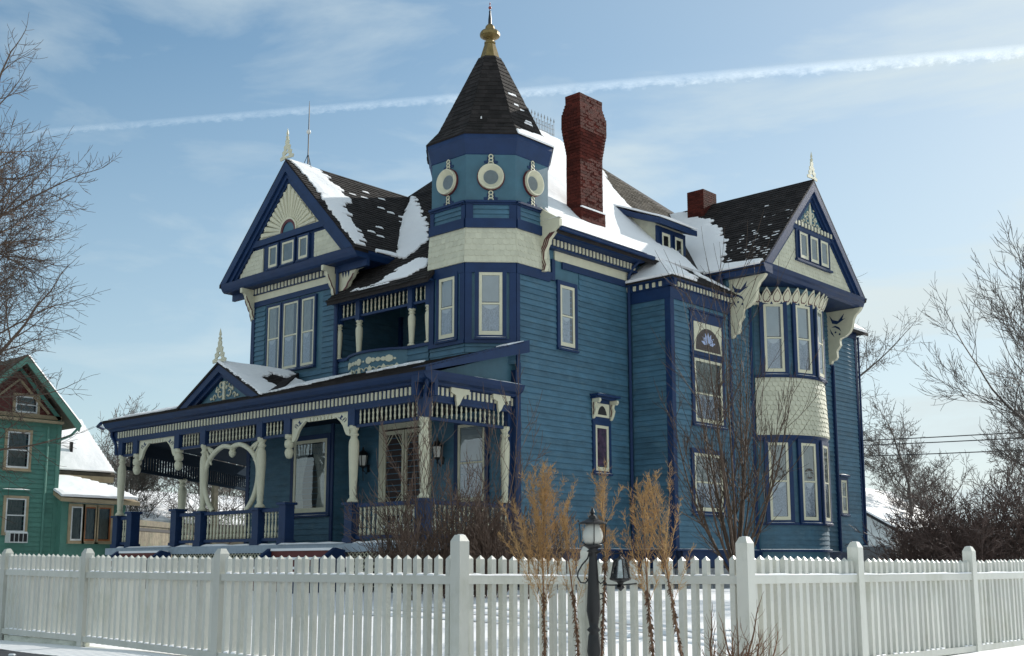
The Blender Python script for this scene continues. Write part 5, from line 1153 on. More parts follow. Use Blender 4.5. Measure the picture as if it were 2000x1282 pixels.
def section(p, q_, ta, tb, ra, rb, ba, bb, first=None, out=None, board=False):
    p, q_ = Vector((*p, 0)), Vector((*q_, 0)); d = q_ - p; L_ = d.length; t = d.normalized(); nrm = Vector(out); fr = FR(p, t, nrm)
    n = max(1, round((L_ - .13) / PS)); s = (L_ - .13) / n
    def rail_(za, zb, h, w, nm):
        m_ = MB(); a, b = .06, L_ - .06
        vs = [fr.p(x, y, z + dz) for x, z in ((a, za), (b, zb)) for y, dz in ((-w, -h), (w, -h), (w, 0), (-w, 0))]
        m_.add(vs, [(0, 1, 2, 3), (7, 6, 5, 4)] + [(i, (i + 1) % 4, 4 + (i + 1) % 4, 4 + i) for i in range(4)]); part(nm, m_, 'vinyl', FN)
    rail_(ra, rb, .082, .046, 'rail'); rail_(ba, bb, .075, .046, 'rail')
    sm = MB()
    for i in range(n):
        x = .065 + s * (i + .5); k = x / L_; zt = ta + (tb - ta) * k; zb = ba + (bb - ba) * k - .08; zr = ra + (rb - ra) * k; zr2 = ba + (bb - ba) * k
        o = link('picket', PM, None, FN, fr.p(x + random.uniform(-.006, .006), 0, zb), rot=(random.uniform(-.008, .008), random.uniform(-.008, .008), random.uniform(-.03, .03))); o.scale = (1, 1, (zt - zb - .03) + random.uniform(-.004, .004))
        if i < n - 1:    # snow caught on the rail between pickets
            for zz in (zr, zr2):
                a, b = x + PW / 2, x + s - PW / 2; h1 = random.uniform(.006, .022)
                if zz == zr2 and not board and random.random() < .2: continue
                vs = [fr.p(a, -.03, zz), fr.p(b, -.03, zz), fr.p(b, .045, zz), fr.p(a, .045, zz), fr.p(a, -.02, zz + h1 * 1.2), fr.p(b, -.02, zz + h1 * .9), fr.p(b - .01, .040, zz + h1 * .7), fr.p(a + .01, .040, zz + h1 * .9)]
                sm.add(vs, [(0, 1, 5, 4), (1, 2, 6, 5), (2, 3, 7, 6), (3, 0, 4, 7), (4, 5, 6, 7)])
    part('rail_snow', sm, 'snow', FN, stuff=True)
    if abs(nrm.x) > .5: 
        m_ = MB(); prev = None; nn = int(L_ / .1)
        for i in range(nn + 1):
            x = .07 + (L_ - .14) * i / nn; z = ra + (rb - ra) * x / L_; h = .008 + .014 * vnoise(x * 6, p.y)
            r_ = [fr.p(x, .03, z), fr.p(x, .032, z + h), fr.p(x, .044, z + h * .8), fr.p(x, .047, z)]
            b0 = len(m_.v); m_.v += [tuple(v) for v in r_]
            if prev is not None: m_.f += [(prev + k, prev + k + 1, b0 + k + 1, b0 + k) for k in range(3)]
            prev = b0
        part('rail_snow', m_, 'snow', FN, stuff=True)
    if board:
        m_ = MB(); m_.box(fr, -.1, L_ + .1, -.03, .02, -1.2, min(ba, bb) - .08); part('kick_board', m_, 'mossboard', FN)
X3, X4, X5 = 6.83, 3.58, 1.07
section((X3, A_[1]), A_, .100, .089, -.100, -.100, -1.0, -1.02, out=(0, -1, 0), board=True)
section((X4, A_[1]), (X3, A_[1]), .134, .100, -.088, -.100, -.945, -1.0, out=(0, -1, 0), board=True)
section((X5, A_[1]), (X4, A_[1]), .175, .134, -.060, -.088, -.93, -.945, out=(0, -1, 0), board=True)
section((-1.4, A_[1]), (X5, A_[1]), .20, .175, -.04, -.060, -.92, -.93, out=(0, -1, 0), board=True)
section(A_, B_, .089, .056, -.098, -.123, -1.0, -1.0, out=(1, 0, 0))
section(B_, C_, .056, .082, -.123, -.102, -1.0, -.98, out=(0, -1, 0))
section(C_, (12.74, -11.02), .082, .062, -.102, -.112, -.98, -1.0, out=(1, 0, 0))
section((12.74, -11.02), (12.74, -7.78), .062, .050, -.112, -.118, -1.0, -1.034, out=(1, 0, 0))
section((12.74, -7.78), (12.74, -4.5), .050, .08, -.118, -.115, -1.034, -1.055, out=(1, 0, 0))
section((12.74, -4.5), (12.74, -1.2), .08, .10, -.115, -.11, -1.055, -1.07, out=(1, 0, 0))
for (x, y, z) in ((*A_, .281), (*B_, .202), (*C_, .262), (X3, A_[1], .192), (X4, A_[1], .224), (X5, A_[1], .245), (-1.4, A_[1], .27), (12.74, -11.02, .245), (12.74, -7.78, .229), (12.74, -4.5, .235), (12.74, -1.2, .24)): post(x, y, z)

# ------------------------------------------------------------------ lamp post and hanging lantern
LX, LY = 12.58, -15.44
lp = empty('lamp_post', (LX, LY, -1.0), 'black turned garden lamp post with frosted bulb shaped glass in front of the fence', 'lamp post')
q = MB(); q.lathe((LX, LY, 0), [(.10, -1.2), (.10, -.98), (.045, -.93), (.04, -.80), (.060, -.70), (.048, -.58), (.038, -.55), (.060, -.53), (.036, -.505), (.046, -.45), (.060, -.38), (.044, -.10), (.034, .06), (.032, .10), (.055, .11), (.035, .125), (.055, .14), (.08, .155), (.08, .165)], 14); part('pole', q, 'iron', lp, smooth=True)
q = MB(); q.lathe((LX, LY, 0), [(.055, .165), (.075, .19), (.088, .23), (.082, .27), (.062, .31), (.055, .335)], 18); part('lamp_glass', q, 'lampglass', lp, smooth=True)
q = MB(); q.lathe((LX, LY, 0), [(.115, .335), (.118, .345), (.07, .365), (.035, .38), (.03, .40), (.012, .415), (.02, .43), (.004, .47)], 16)
for k in range(4):
    a = math.pi / 4 + math.pi / 2 * k; u = Vector((math.cos(a), math.sin(a), 0)); c_ = Vector((LX, LY, 0)); q.tube([c_ + u * .05 + Vector((0, 0, .16)), c_ + u * .10 + Vector((0, 0, .19)), c_ + u * .112 + Vector((0, 0, .34))], .005, 4)
    q.ball(c_ + u * .118 + Vector((0, 0, .36)), .008, 5)
part('hood', q, 'iron', lp)
def scroll(c_, u, s, z, t0, t1, r0, parent):
    pts = []
    for i in range(16):
        t = t0 + (t1 - t0) * i / 15; r_ = r0 * (1 - .5 * i / 15); pts.append(Vector(c_) + Vector(u) * (s * r_ * math.cos(t)) + Vector((0, 0, z + r_ * math.sin(t))))
    part('scroll', MB().tube(pts, .006, 5), 'iron', parent)
cc = (LX, LY, 0); ur = Vector((.735, .678, 0)); cv = Vector(cc)
def bent(pts, r, nm, par): part(nm, MB().tube([cv + ur * x + Vector((0, 0, z)) for x, z in pts], r, 5), 'iron', par)
bent(((-.03, .10), (-.045, .05), (-.09, .0), (-.125, -.06), (-.13, -.10), (-.105, -.145), (-.065, -.15), (-.045, -.125), (-.06, -.11)), .007, 'scroll', lp)
bent(((.03, .09), (.065, .115), (.09, .10), (.095, .07), (.075, .055)), .007, 'scroll', lp)
bent(((.03, -.12), (.06, -.155), (.10, -.13), (.11, -.155), (.08, -.165), (.15, -.168), (.26, -.165), (.36, -.155)), .006, 'arm', lp)
bent(((.03, -.26), (.055, -.285), (.08, -.27), (.075, -.24), (.055, -.235)), .006, 'scroll', lp)
hc = cv + ur * .225
hl_ = empty('hanging_lantern', hc + Vector((0, 0, -.2)), 'black cage lantern with tapering glass sides carried on an arm beside the lamp post', 'lantern')
q = MB(); q.lathe(hc, [(.004, -.215), (.040, -.185), (.018, -.165), (.030, -.145), (.088, -.125), (.092, -.11)], 8); q.lathe(hc, [(.055, .042), (.03, .05), (.012, .065), (.004, .08)], 8)
for k in range(8):
    a = math.pi * k / 4 + .2; u = Vector((math.cos(a), math.sin(a), 0)); q.tube([hc + u * .086 + Vector((0, 0, -.115)), hc + u * .052 + Vector((0, 0, .045))], .0055, 4)
q.tube([hc + Vector((0, 0, .06)), hc + ur * .03 + Vector((0, 0, .09)), hc + ur * -.05 + Vector((0, 0, .09)), hc + ur * -.06 + Vector((0, 0, .07))], .005, 4)
part('cage', q, 'iron', hl_); q = MB()
for k in range(8):
    a, b = math.pi * k / 4 + .2, math.pi * (k + 1) / 4 + .2; q.add([hc + Vector((.08 * math.cos(a), .08 * math.sin(a), -.115)), hc + Vector((.08 * math.cos(b), .08 * math.sin(b), -.115)), hc + Vector((.05 * math.cos(b), .05 * math.sin(b), .042)), hc + Vector((.05 * math.cos(a), .05 * math.sin(a), .042))], [(0, 1, 2, 3)])
part('lamp_glass', q, 'glass', hl_)

# ------------------------------------------------------------------ vegetation
def rdir(d, spread):
    d = d.normalized(); a = d.orthogonal().normalized(); b = d.cross(a); t = random.uniform(0, 2 * math.pi); s = spread
    return (d * math.cos(s) + (a * math.cos(t) + b * math.sin(t)) * math.sin(s)).normalized()
def grow(q, p, d, L_, r, lvl, maxl, kids, spread, up=.1, wob=.12, taper=.55, nseg=4, rmin=.004, kink=None, ratio=.62, start=.25):
    pts = [p]; rad = [r]; dd = d.copy(); st = L_ / nseg; poss = []
    for i in range(nseg):
        dd = (dd + Vector((random.gauss(0, wob), random.gauss(0, wob), random.gauss(0, wob) + up))).normalized()
        pts.append(pts[-1] + dd * st); rad.append(max(rmin, r * (1 - (1 - taper) * (i + 1) / nseg))); poss.append(dd.copy())
    if lvl >= maxl: rad[-1] = rmin * .6
    q.tube(pts, rad, 6 if lvl <= 1 else (4 if lvl == 2 else 3), cap=lvl <= 1)
    if lvl < maxl:
        k = kids[min(lvl, len(kids) - 1)]
        for i in range(k):
            f = start + (1 - start) * (i + random.random()) / k; x = f * nseg; j = min(int(x), nseg - 1); pp = pts[j].lerp(pts[j + 1], x - j)
            nd = rdir(poss[j], spread * random.uniform(.7, 1.3)); rr_ = max(rmin, (rad[j] * (1 - x + j) + rad[j + 1] * (x - j)) * random.uniform(.42, .62))
            grow(q, pp, nd, L_ * ratio * random.uniform(.7, 1.2) * (1.15 - .4 * f), rr_, lvl + 1, maxl, kids, spread, up, wob, taper, nseg if lvl < 1 else max(3, nseg - 1), rmin, None, ratio, start)
        grow(q, pts[-1], poss[-1], L_ * ratio, rad[-1], lvl + 1, maxl, kids, spread, up, wob, taper, nseg, rmin, None, ratio, start)
def tree(name, at, h, r, seed, lab, m='bark', maxl=5, kids=(7, 6, 5, 5, 4), spread=.75, up=.10, trunk=.35, wob=.10, rmin=.006, lean=(0, 0), ratio=.62, cat='tree', group=None, ratio0=.42, start=.25):
    st = random.getstate(); random.seed(seed); at = Vector(at)
    e = empty(name, at, lab, cat, group)
    q = MB(); n = 5; pts = [at + Vector((lean[0] * i / n + random.gauss(0, .03), lean[1] * i / n + random.gauss(0, .03), h * trunk * i / n)) for i in range(n + 1)]; q.tube(pts, [r * (1.25 if i == 0 else 1 - .25 * i / n) for i in range(n + 1)], 10); part('trunk', q, m, e)
    q = MB(); d = (pts[-1] - pts[-2]).normalized(); grow(q, pts[-1], d, h * ratio0, r * .75, 0, maxl - 1, kids, spread, up, wob, .5, 5, rmin, None, ratio, start)
    for k in range(3): grow(q, pts[3 + k % 3], rdir(d, spread), h * ratio0 * .7, r * .5, 1, maxl - 1, kids, spread, up, wob, .5, 5, rmin, None, ratio, start)
    part('branches', q, m, e); random.setstate(st); return e
def copytree(e, at, name, lab, cat='tree', group=None, rz=0.0, sc=1.0):
    c_ = empty(name, at, lab, cat, group); c_.rotation_euler.z = rz; c_.scale = (sc, sc, sc)
    for ch in e.children:
        o = ch.copy(); COL.objects.link(o); o.parent = c_
    return c_
# tree entering from the left edge
tree('bare_tree', (-7.1, -15.85, -.9), 13.5, .24, 11, 'tall bare tree with drooping branches reaching in from the left edge', 'bark', maxl=6, kids=(11, 8, 6, 5, 3), spread=.85, up=.035, rmin=.0045, trunk=.22, ratio=.56, ratio0=.36)
# young upright pear in front of the stair bay
def upright(name, at, h, r, lab, seed, m, stems=15, spread=.34, base=.16, sub=11, rmin=.004, snow=False):
    st = random.getstate(); random.seed(seed); at = Vector(at); e = empty(name, at, lab, 'tree')
    q = MB(); q.tube([at, at + Vector((.0, 0, h * base * .5)), at + Vector((.02, .01, h * base))], [r * 1.15, r, r], 9); part('trunk', q, m, e)
    q = MB()
    for k in range(stems):
        z0 = h * base * random.uniform(.75, 1.25); a = 2 * math.pi * k / stems + random.uniform(-.3, .3); s = spread * random.uniform(.35, 1.35); L_ = h * (1 - base) * random.uniform(.70, 1.05) * (1.25 - 1.35 * s)
        p = at + Vector((0, 0, z0)); d = Vector((math.cos(a) * math.sin(s * 1.6), math.sin(a) * math.sin(s * 1.6), math.cos(s * 1.6))); n = 9; pts = [p]; rad = [r * .34]; dirs = []
        for i in range(n):
            d = (d + Vector((random.gauss(0, .035), random.gauss(0, .035), .16))).normalized(); pts.append(pts[-1] + d * L_ / n); rad.append(max(rmin, r * .34 * (1 - .92 * (i + 1) / n))); dirs.append(d.copy())
        q.tube(pts, rad, 5, False)
        for i in range(sub):
            f = random.uniform(.15, .95) * n; j = int(f); pp = pts[j].lerp(pts[min(j + 1, n)], f - j); grow(q, pp, rdir(dirs[min(j, n - 1)], random.uniform(.3, .75)), L_ * random.uniform(.10, .28), max(rmin, rad[j] * .5), 2, 3, (3, 3, 3, 3), .5, .10, .05, .5, 3, rmin)
    part('branches', q, m, e); random.setstate(st)
    return e
upright('young_tree', (9.35, -8.0, -.95), 5.15, .070, 'young bare tree with a dense upright vase of shoots behind the fence', 5, 'barkpale', stems=16, spread=.36, sub=13, rmin=.0034)
# thicket shrub at the porch corner
def shrub(name, at, w, h, n, lab, seed, m='shrubtwig', tall=0, lvl=4, rmin=.006, cat='shrub', ku=.12):
    st = random.getstate(); random.seed(seed); at = Vector(at); e = empty(name, at, lab, cat); q = MB()
    for k in range(n):
        a = random.uniform(0, 6.28); rr_ = math.sqrt(random.random()) * w * .75; p = at + Vector((math.cos(a) * rr_, math.sin(a) * rr_, 0)); hh = h * random.uniform(.55, 1.05) * (1 - .45 * (rr_ / w) ** 2)
        if k < tall: hh = h * random.uniform(1.5, 2.1)
        d = Vector((math.cos(a) * rr_ / w * .45, math.sin(a) * rr_ / w * .45, 1)).normalized(); d = rdir(d, random.uniform(0, .3))
        grow(q, p, d, hh * .62, .016 if k >= tall else .02, 1, lvl, (5, 5, 5, 4), .65, ku if k >= tall else .2, .13 if k >= tall else .05, .5, 4, rmin, None, .55)
    part('stems', q, m, e); random.setstate(st); return e
shrub('bare_shrub', (1.9, -6.9, -.68), 1.6, 2.3, 56, 'dense leafless brown shrub with tall whips in front of the porch corner', 3, tall=3, rmin=.005)
shrub('bare_shrub', (3.4, -6.4, -.68), 1.0, 1.9, 34, 'lower leafless brown shrub filling the side wall right of the porch corner', 14)
o = shrub('bramble_thicket', (6.3, 10.3, -.9), 2.7, 3.7, 85, 'large dark tangled leafless bush above the right end of the fence', 21, 'bramble', lvl=4, rmin=.008, cat='bush', ku=.0)
shrub('bramble_thicket', (4.2, 12.6, -.8), 1.7, 2.6, 36, 'smaller leafless bush left of the big dark tangled one', 24, 'bramble', lvl=4, rmin=.008, cat='bush', ku=.0)
# dried orange weeds in front of the fence
def weed(at, h, lean, lab, seed, w=.30, dens=46, bend=0.0, base=.42, spr=.5, flat=.2):
    st = random.getstate(); random.seed(seed); at = Vector(at); e = empty('dried_weed', at, lab, 'weed', 'dried weeds standing in front of the fence')
    n = 14; hh = h * .86; pts = [at]; d = Vector((lean[0], lean[1], 1)).normalized()
    for i in range(n): d = (d + Vector((random.gauss(0, .02) + bend * .02, random.gauss(0, .02), .02))).normalized(); pts.append(pts[-1] + d * hh / n)
    q = MB(); q.tube(pts, [.013 * (1 - .75 * i / n) for i in range(n + 1)], 5)
    for i in range(420):          # shrivelled leaves hugging the lower stem
        f = random.random() * n * (base + .14); j = int(f); p = pts[j].lerp(pts[j + 1], f - j); a = random.uniform(0, 6.28); u = Vector((math.cos(a), math.sin(a), 0)); L_ = random.uniform(.015, .038)
        s_ = Vector((-u.y, u.x, 0)) * .005; q.add([p + s_, p - s_, p + u * L_ * .6 + Vector((0, 0, -L_ * .5)) - s_ * 1.5, p + u * L_ + Vector((0, 0, -L_ * random.uniform(.2, 1.9)))], [(0, 1, 2, 3)])
    part('stem', q, 'weedstem', e, stuff=False)
    q = MB(); ax = Vector((lean[0], lean[1], 1)).normalized(); tip = at + ax * h
    for i in range(dens):
        k = (i + random.random()) / dens; f = (base + (1 - base) * k) * n; j = min(int(f), n - 1); p = pts[j].lerp(pts[j + 1], f - j)
        rem = (h - (p - at).dot(ax)); ang = random.uniform(.12, 1.0) * spr * (1.15 - .45 * k); L_ = max(.12, min(rem * random.uniform(.45, 1.0) / math.cos(ang), h * w * random.uniform(.7, 1.3)) * (1 - flat * random.random() * (ang / spr)))
        d = rdir(ax, ang); m_ = 8; pp = [p]
        for t in range(m_): d = (d + Vector((random.gauss(0, .025), random.gauss(0, .025), .012))).normalized(); pp.append(pp[-1] + d * L_ / m_)
        q.tube(pp, [.0032 * (1 - .7 * t / m_) for t in range(m_ + 1)], 3, False)
        for t in range(int(34 * L_ / .4)):
            f2 = m_ * (.12 + .86 * random.random() ** .85); jj = min(int(f2), m_ - 1); s = pp[jj].lerp(pp[jj + 1], f2 - jj); dd = rdir(d, random.uniform(.45, .95)); l2 = random.uniform(.035, .11) * (1.15 - .6 * f2 / m_)
            q.tube([s, s + dd * l2 * .5, s + dd * l2 + Vector((0, 0, .012))], [.0013, .001, .0006], 3, False)
            for _ in range(7):
                s3 = s + dd * l2 * random.uniform(.15, 1); d3 = rdir(dd, random.uniform(.5, 1.1)); sd3 = d3.orthogonal().normalized() * .0014; q.add([s3 - sd3, s3 + sd3, s3 + d3 * random.uniform(.008, .020)], [(0, 1, 2)])
    part('plume', q, 'weed', e); random.setstate(st)
weed((11.84, -15.22, -1.13), 2.08, (.0, .0), 'thickest orange dried weed, leftmost of the stalks in front of the fence', 1, w=.50, dens=42, base=.36, spr=.62)
weed((12.06, -15.0, -1.13), 1.83, (-.06, -.02), 'orange dried weed just right of the thickest stalk', 2, w=.36, dens=12, base=.44, spr=.38)
weed((12.60, -15.38, -1.13), 2.05, (.01, .0), 'straight thin dried weed crossing the lamp post', 3, w=.17, dens=18, base=.56, spr=.6)
weed((12.94, -15.06, -1.13), 1.93, (-.09, -.06), 'dried weed leaning left, first right of the hanging lantern', 4, w=.34, dens=19, base=.42, spr=.58)
weed((13.14, -14.88, -1.13), 2.03, (-.10, -.08), 'dried weed leaning left, second right of the hanging lantern', 5, w=.32, dens=20, base=.45, spr=.54)
for (x, y, hh, sd_, lb) in ((13.12, -14.3, .72, 8, 'short thin twiggy weed near the right corner post'), (13.35, -14.35, .50, 9, 'low tangled dry weed at the foot of the right corner post')):
    o = shrub('dry_weed', (x, y, -1.13), .12 if hh > .5 else .3, hh * 1.4, 3 if hh > .5 else 14, lb, sd_, 'weedstem', lvl=3, rmin=.0018, cat='weed')

# ------------------------------------------------------------------ background
# green neighbour house
G = empty('green_house', (-26, -5, -.7), 'green clapboard house with dark red gable and snowy rear roofs beyond the porch', 'house')
GS = SIDE(-22.0)
q = MB(); q.wbox(-30, -22, -11.5, -3.45, -.8, 5.3); gw = part('wall', q, 'green', G)
clapboards(GS, -11.4, -3.46, -.7, 5.15, gw, e=.17, m='green')
q = MB(); q.prism(GS, [(-7.6, 5.3), (-3.5, 5.3), (-5.0, 7.0), (-6.0, 7.0)], -.5, -.02); q = MB(); q.slab([(-22.02, -8.1, 5.3), (-22.02, -3.45, 5.3), (-22.02, -4.85, 7.05), (-22.02, -5.9, 7.05)], 6, Vector((-1, 0, 0))); part('gable_wall', q, 'greenred', G)
GA = -5.15
q = MB(); q.slab([(-21.4, GA, 7.45), (-21.4, -3.0, 5.12), (-30, -3.0, 5.12), (-30, GA, 7.45)], .10); gr_ = part('roof', q, 'shingle_brown_sunlit', G)
part('roof', MB().slab([(-21.4, GA, 7.45), (-21.4, -7.9, 4.9), (-30, -7.9, 4.9), (-30, GA, 7.45)], .10), 'shingle_brown_sunlit', G)
q = MB()
for s_, yb, zb in ((1, -3.0, 5.12), (-1, -7.9, 4.9)):
    q.slab([(-21.38, GA, 7.40), (-21.38, yb, zb - .02), (-21.38, yb - s_ * .05, zb - .28), (-21.38, GA, 7.14)], .06, Vector((-1, 0, 0)))
    q.slab([(-21.9, GA, 7.1), (-21.9, yb - s_ * .5, zb + .2), (-21.9, yb - s_ * .6, zb + .1), (-21.9, GA, 6.95)], .05, Vector((-1, 0, 0)))
part('barge_board', q, 'green', G)
q = MB(); q.tube([(-21.9, GA, 6.6), (-21.9, -4.0, 5.45)], .05, 4); q.tube([(-21.9, GA, 6.6), (-21.9, -6.5, 5.35)], .05, 4); q.box(GS, -7.0, -3.5, 0, .1, 5.26, 5.40); q.box(GS, -5.9, -3.5, 0, .3, 5.12, 5.2); part('gable_trim', q, 'tan', G)
snowpatch((-30, -2.98, 5.16), (1, 0, 0), (0, -2.15, 2.33), (0, 2.33, 2.15), [(0, 0), (8.55, 0), (8.55, 3.1), (0, 3.1)], gr_, th=.06, jl=.02, jr=.02, row=.2)
q = MB(); q.tube([(-21.5, -2.95, 5.1), (-21.9, -3.1, 4.75), (-21.95, -3.6, 4.5)], .05, 6); q.tube([(-21.95, -3.95, 5.0), (-21.95, -3.95, -.6)], .05, 6); part('downspout', q, 'green', G)
q = MB(); q.box(GS, -3.60, -3.45, .0, .05, -.7, 5.1); part('corner_board', q, 'green', G)
def gwin(y0, y1, z0, z1, lab=None, X=-22.0, m='whitetrim', lo='drape', meet=.5):
    global H
    h0 = H; H = G; o = window(SIDE(X), y0, y1, z0, z1, up='drape', lo=lo, cas=.09, gap=.1, cream=.05, snow=False, casm='tan', sash=m, meet=meet); H = h0; return o
gwin(-5.42, -4.62, 3.42, 4.72); gwin(-5.22, -4.42, 5.42, 6.02); gwin(-5.32, -4.60, 1.15, 2.35)
q = MB(); q.box(GS, -5.5, -4.5, 0, .12, 2.62, 2.66); part('ledge', q, 'green', G); snowstrip(GS, -5.5, -4.5, 0, .12, 2.66, G, .03)
ac = empty('window_air_conditioner', (-21.9, -4.95, .78), 'white window air conditioner under the lower window of the green house', 'air conditioner')
part('case', MB().box(GS, -5.28, -4.62, .05, .40, .78, 1.14), 'whitetrim', ac); q = MB()
for i in range(4): q.box(GS, -5.24 + i * .155, -5.12 + i * .155, .40, .41, .82, 1.10)
part('grille', q, 'dark', ac); part('snow_patch', MB().box(GS, -5.26, -4.64, .06, .39, 1.14, 1.17), 'snow', ac)
# rear part with snow covered slope and sunroom
q = MB(); q.wbox(-30, -23.8, -3.6, -.6, -.8, 3.4); part('rear_wall', q, 'green', G)
q = MB(); q.slab([(-23.5, -3.4, 3.55), (-23.5, -.42, 3.52), (-25.4, -1.0, 5.75), (-25.4, -3.4, 5.75)], .12); rf = part('rear_roof', q, 'shingle_brown_sunlit', G)
snowpatch((-23.5, -3.4, 3.60), (0, 1, 0), (-1.9, 0, 2.2), (2.2, 0, 1.9), [(0, 0), (2.96, 0), (2.42, 2.9), (0, 2.9)], rf, th=.06, jl=.01, jr=.02, row=.2)
q = MB(); q.wbox(-24.15, -24.05, -2.05, -1.95, 4.3, 4.75); part('vent_pipe', q, 'iron', G)
q = MB(); q.wbox(-23.7, -23.45, -3.5, -.5, 3.2, 3.42); part('eave_board', q, 'tan', G)
q = MB(); q.wbox(-24.5, -21.6, -3.45, -.95, -.8, 2.35); part('sunroom_wall', q, 'green', G)
q = MB(); q.slab([(-21.35, -3.62, 2.42), (-21.35, -.5, 2.36), (-23.6, -.55, 2.95), (-23.6, -3.62, 3.35)], .14); rf2 = part('sunroom_roof', q, 'tan', G)
snowpatch((-21.35, -3.62, 2.46), (0, 1, 0), (-2.25, 0, .9), (.9, 0, 2.25), [(0, 0), (3.1, 0), (2.6, 1.4), (1.4, 2.4), (0, 2.4)], rf2, th=.08, jl=.02, jr=.03, row=.2)
for (a, b) in ((-3.1, -2.66), (-2.58, -2.12), (-2.08, -1.55)): gwin(a, b, .88, 2.12, X=-21.6, m='orangewood' if a > -3 else 'whitetrim', meet=0)
snowstrip(SIDE(-21.6), -3.2, -1.45, 0, .16, 2.24, G, .04)
# neighbours' snow covered roofs and yard behind, seen through the porch
def shed(at, w, d, h, rh, lab, m='tan', ang=0.0, nm='snow_roofed_shed'):
    e = empty(nm, at, lab, 'shed'); e.rotation_euler.z = ang
    q = MB(); q.wbox(-w / 2, w / 2, -d / 2, d / 2, 0, h); q.add([(-w / 2, -d / 2, h), (-w / 2, d / 2, h), (-w / 2, 0, h + rh), (w / 2, -d / 2, h), (w / 2, d / 2, h), (w / 2, 0, h + rh)], [(0, 1, 2), (3, 5, 4)])
    o = link('wall', meshof(q, 'wall', m), None, e, Vector(at)); o.location = (0, 0, 0)
    q = MB(); 
    for s_ in (-1, 1): q.slab([(-w / 2 - .3, s_ * (d / 2 + .3), h - .08), (w / 2 + .3, s_ * (d / 2 + .3), h - .08), (w / 2 + .3, 0, h + rh + .03), (-w / 2 - .3, 0, h + rh + .03)], .15)
    o = link('roof', meshof(q, 'roof', 'dark'), None, e, Vector(at)); o.location = (0, 0, 0)
    q = MB()
    for s_ in (-1, 1): q.slab([(-w / 2 - .28, s_ * (d / 2 + .28), h + .03), (w / 2 + .28, s_ * (d / 2 + .28), h + .03), (w / 2 + .28, 0, h + rh + .14), (-w / 2 - .28, 0, h + rh + .14)], .10)
    o = link('snow_patch', meshof(q, 'snow_patch', 'snow'), None, e, Vector(at)); o.location = (0, 0, 0)
    return e
# pixel rays turned to places once, offline
shed((-30.5, 5.5, -.6), 11, 7, 2.5, 1.4, 'low building with a broad snow covered roof seen through the left porch bay', 'oldwood', R(98))
shed((-37.0, 16.0, -.6), 14, 7, 2.8, 1.1, 'long low snow covered roof seen through the round porch hoop', 'whitetrim', R(98))
# weathered board fence seen through the porch opening
wf = empty('board_fence', (-20.5, 1.6, -.7), 'old brown and mossy vertical board fence seen through the left porch opening', 'fence')
a_, b_ = Vector((-20.7, -1.7, 0)), Vector((-26.6, 5.6, 0)); d_ = b_ - a_; L_ = d_.length; fr = FR(a_, d_, (1, 0, 0)); bm = meshof(MB().box(FR((0, 0, 0), d_, (d_.y, -d_.x, 0)), -.085, .085, 0, .02, 0, 2.35), 'board', 'oldwood'); n = int(L_ / .18)
for i in range(n): link('board', bm, None, wf, fr.p(.09 + i * .18, 0, -.68))
part('top_rail', MB().box(fr, 0, L_, -.02, .10, 1.50, 1.72), 'oldwood', wf); part('rail', MB().box(fr, 0, L_, .02, .06, 1.30, 1.42), 'dark', wf)
# garage and AC unit at the right
gg = shed((-9.5, 34.5, -.7), 12, 8, 2.3, 2.4, 'pale garage with a snow covered roof behind the right corner of the house', 'whitetrim', R(97), 'garage')
au = empty('condenser_unit', (1.1, 14.8, -.7), 'dark louvred air conditioning unit at the right rear corner of the house', 'air conditioner')
part('case', MB().wbox(.6, 1.6, 14.3, 15.4, -.7, .60), 'stone', au); q = MB()
for i in range(9): q.wbox(1.6, 1.62, 14.4, 15.3, -.4 + i * .1, -.35 + i * .1)
part('louvre', q, 'dark', au); part('snow_patch', MB().wbox(.62, 1.58, 14.32, 15.38, .60, .64), 'snow', au)
# utility pole + wires
pw = empty('utility_pole', (-25.0, 5.1, -.7), 'square post standing behind the round porch hoop', 'post'); part('pole', MB().wbox(-25.12, -24.88, 5.0, 5.2, -.7, 3.6), 'oldwood', pw)
for i, (za, zb, lab) in enumerate(((8.2, 4.6, 'uppermost power line crossing the sky right of the house'), (7.95, 4.35, 'middle power line right of the house'), (7.3, 3.9, 'lowest power line right of the house'))):
    pa, pb = Vector((-27.5, 43, za)), Vector((20.6, 19.3, zb)); pts = [pa.lerp(pb, t / 16) + Vector((0, 0, -.35 * math.sin(math.pi * t / 16))) for t in range(17)]
    o = part('power_line', MB().tube(pts, .03, 4), 'iron', None); tagt(o, lab, 'wire', 'power lines right of the house')
pts = [Vector((-30, 3, 2.1)).lerp(Vector((-33, 19, 5.0)), t / 8) for t in range(9)]; o = part('power_line', MB().tube(pts, .03, 4), 'iron', None); tagt(o, 'cable rising behind the round porch hoop', 'wire')

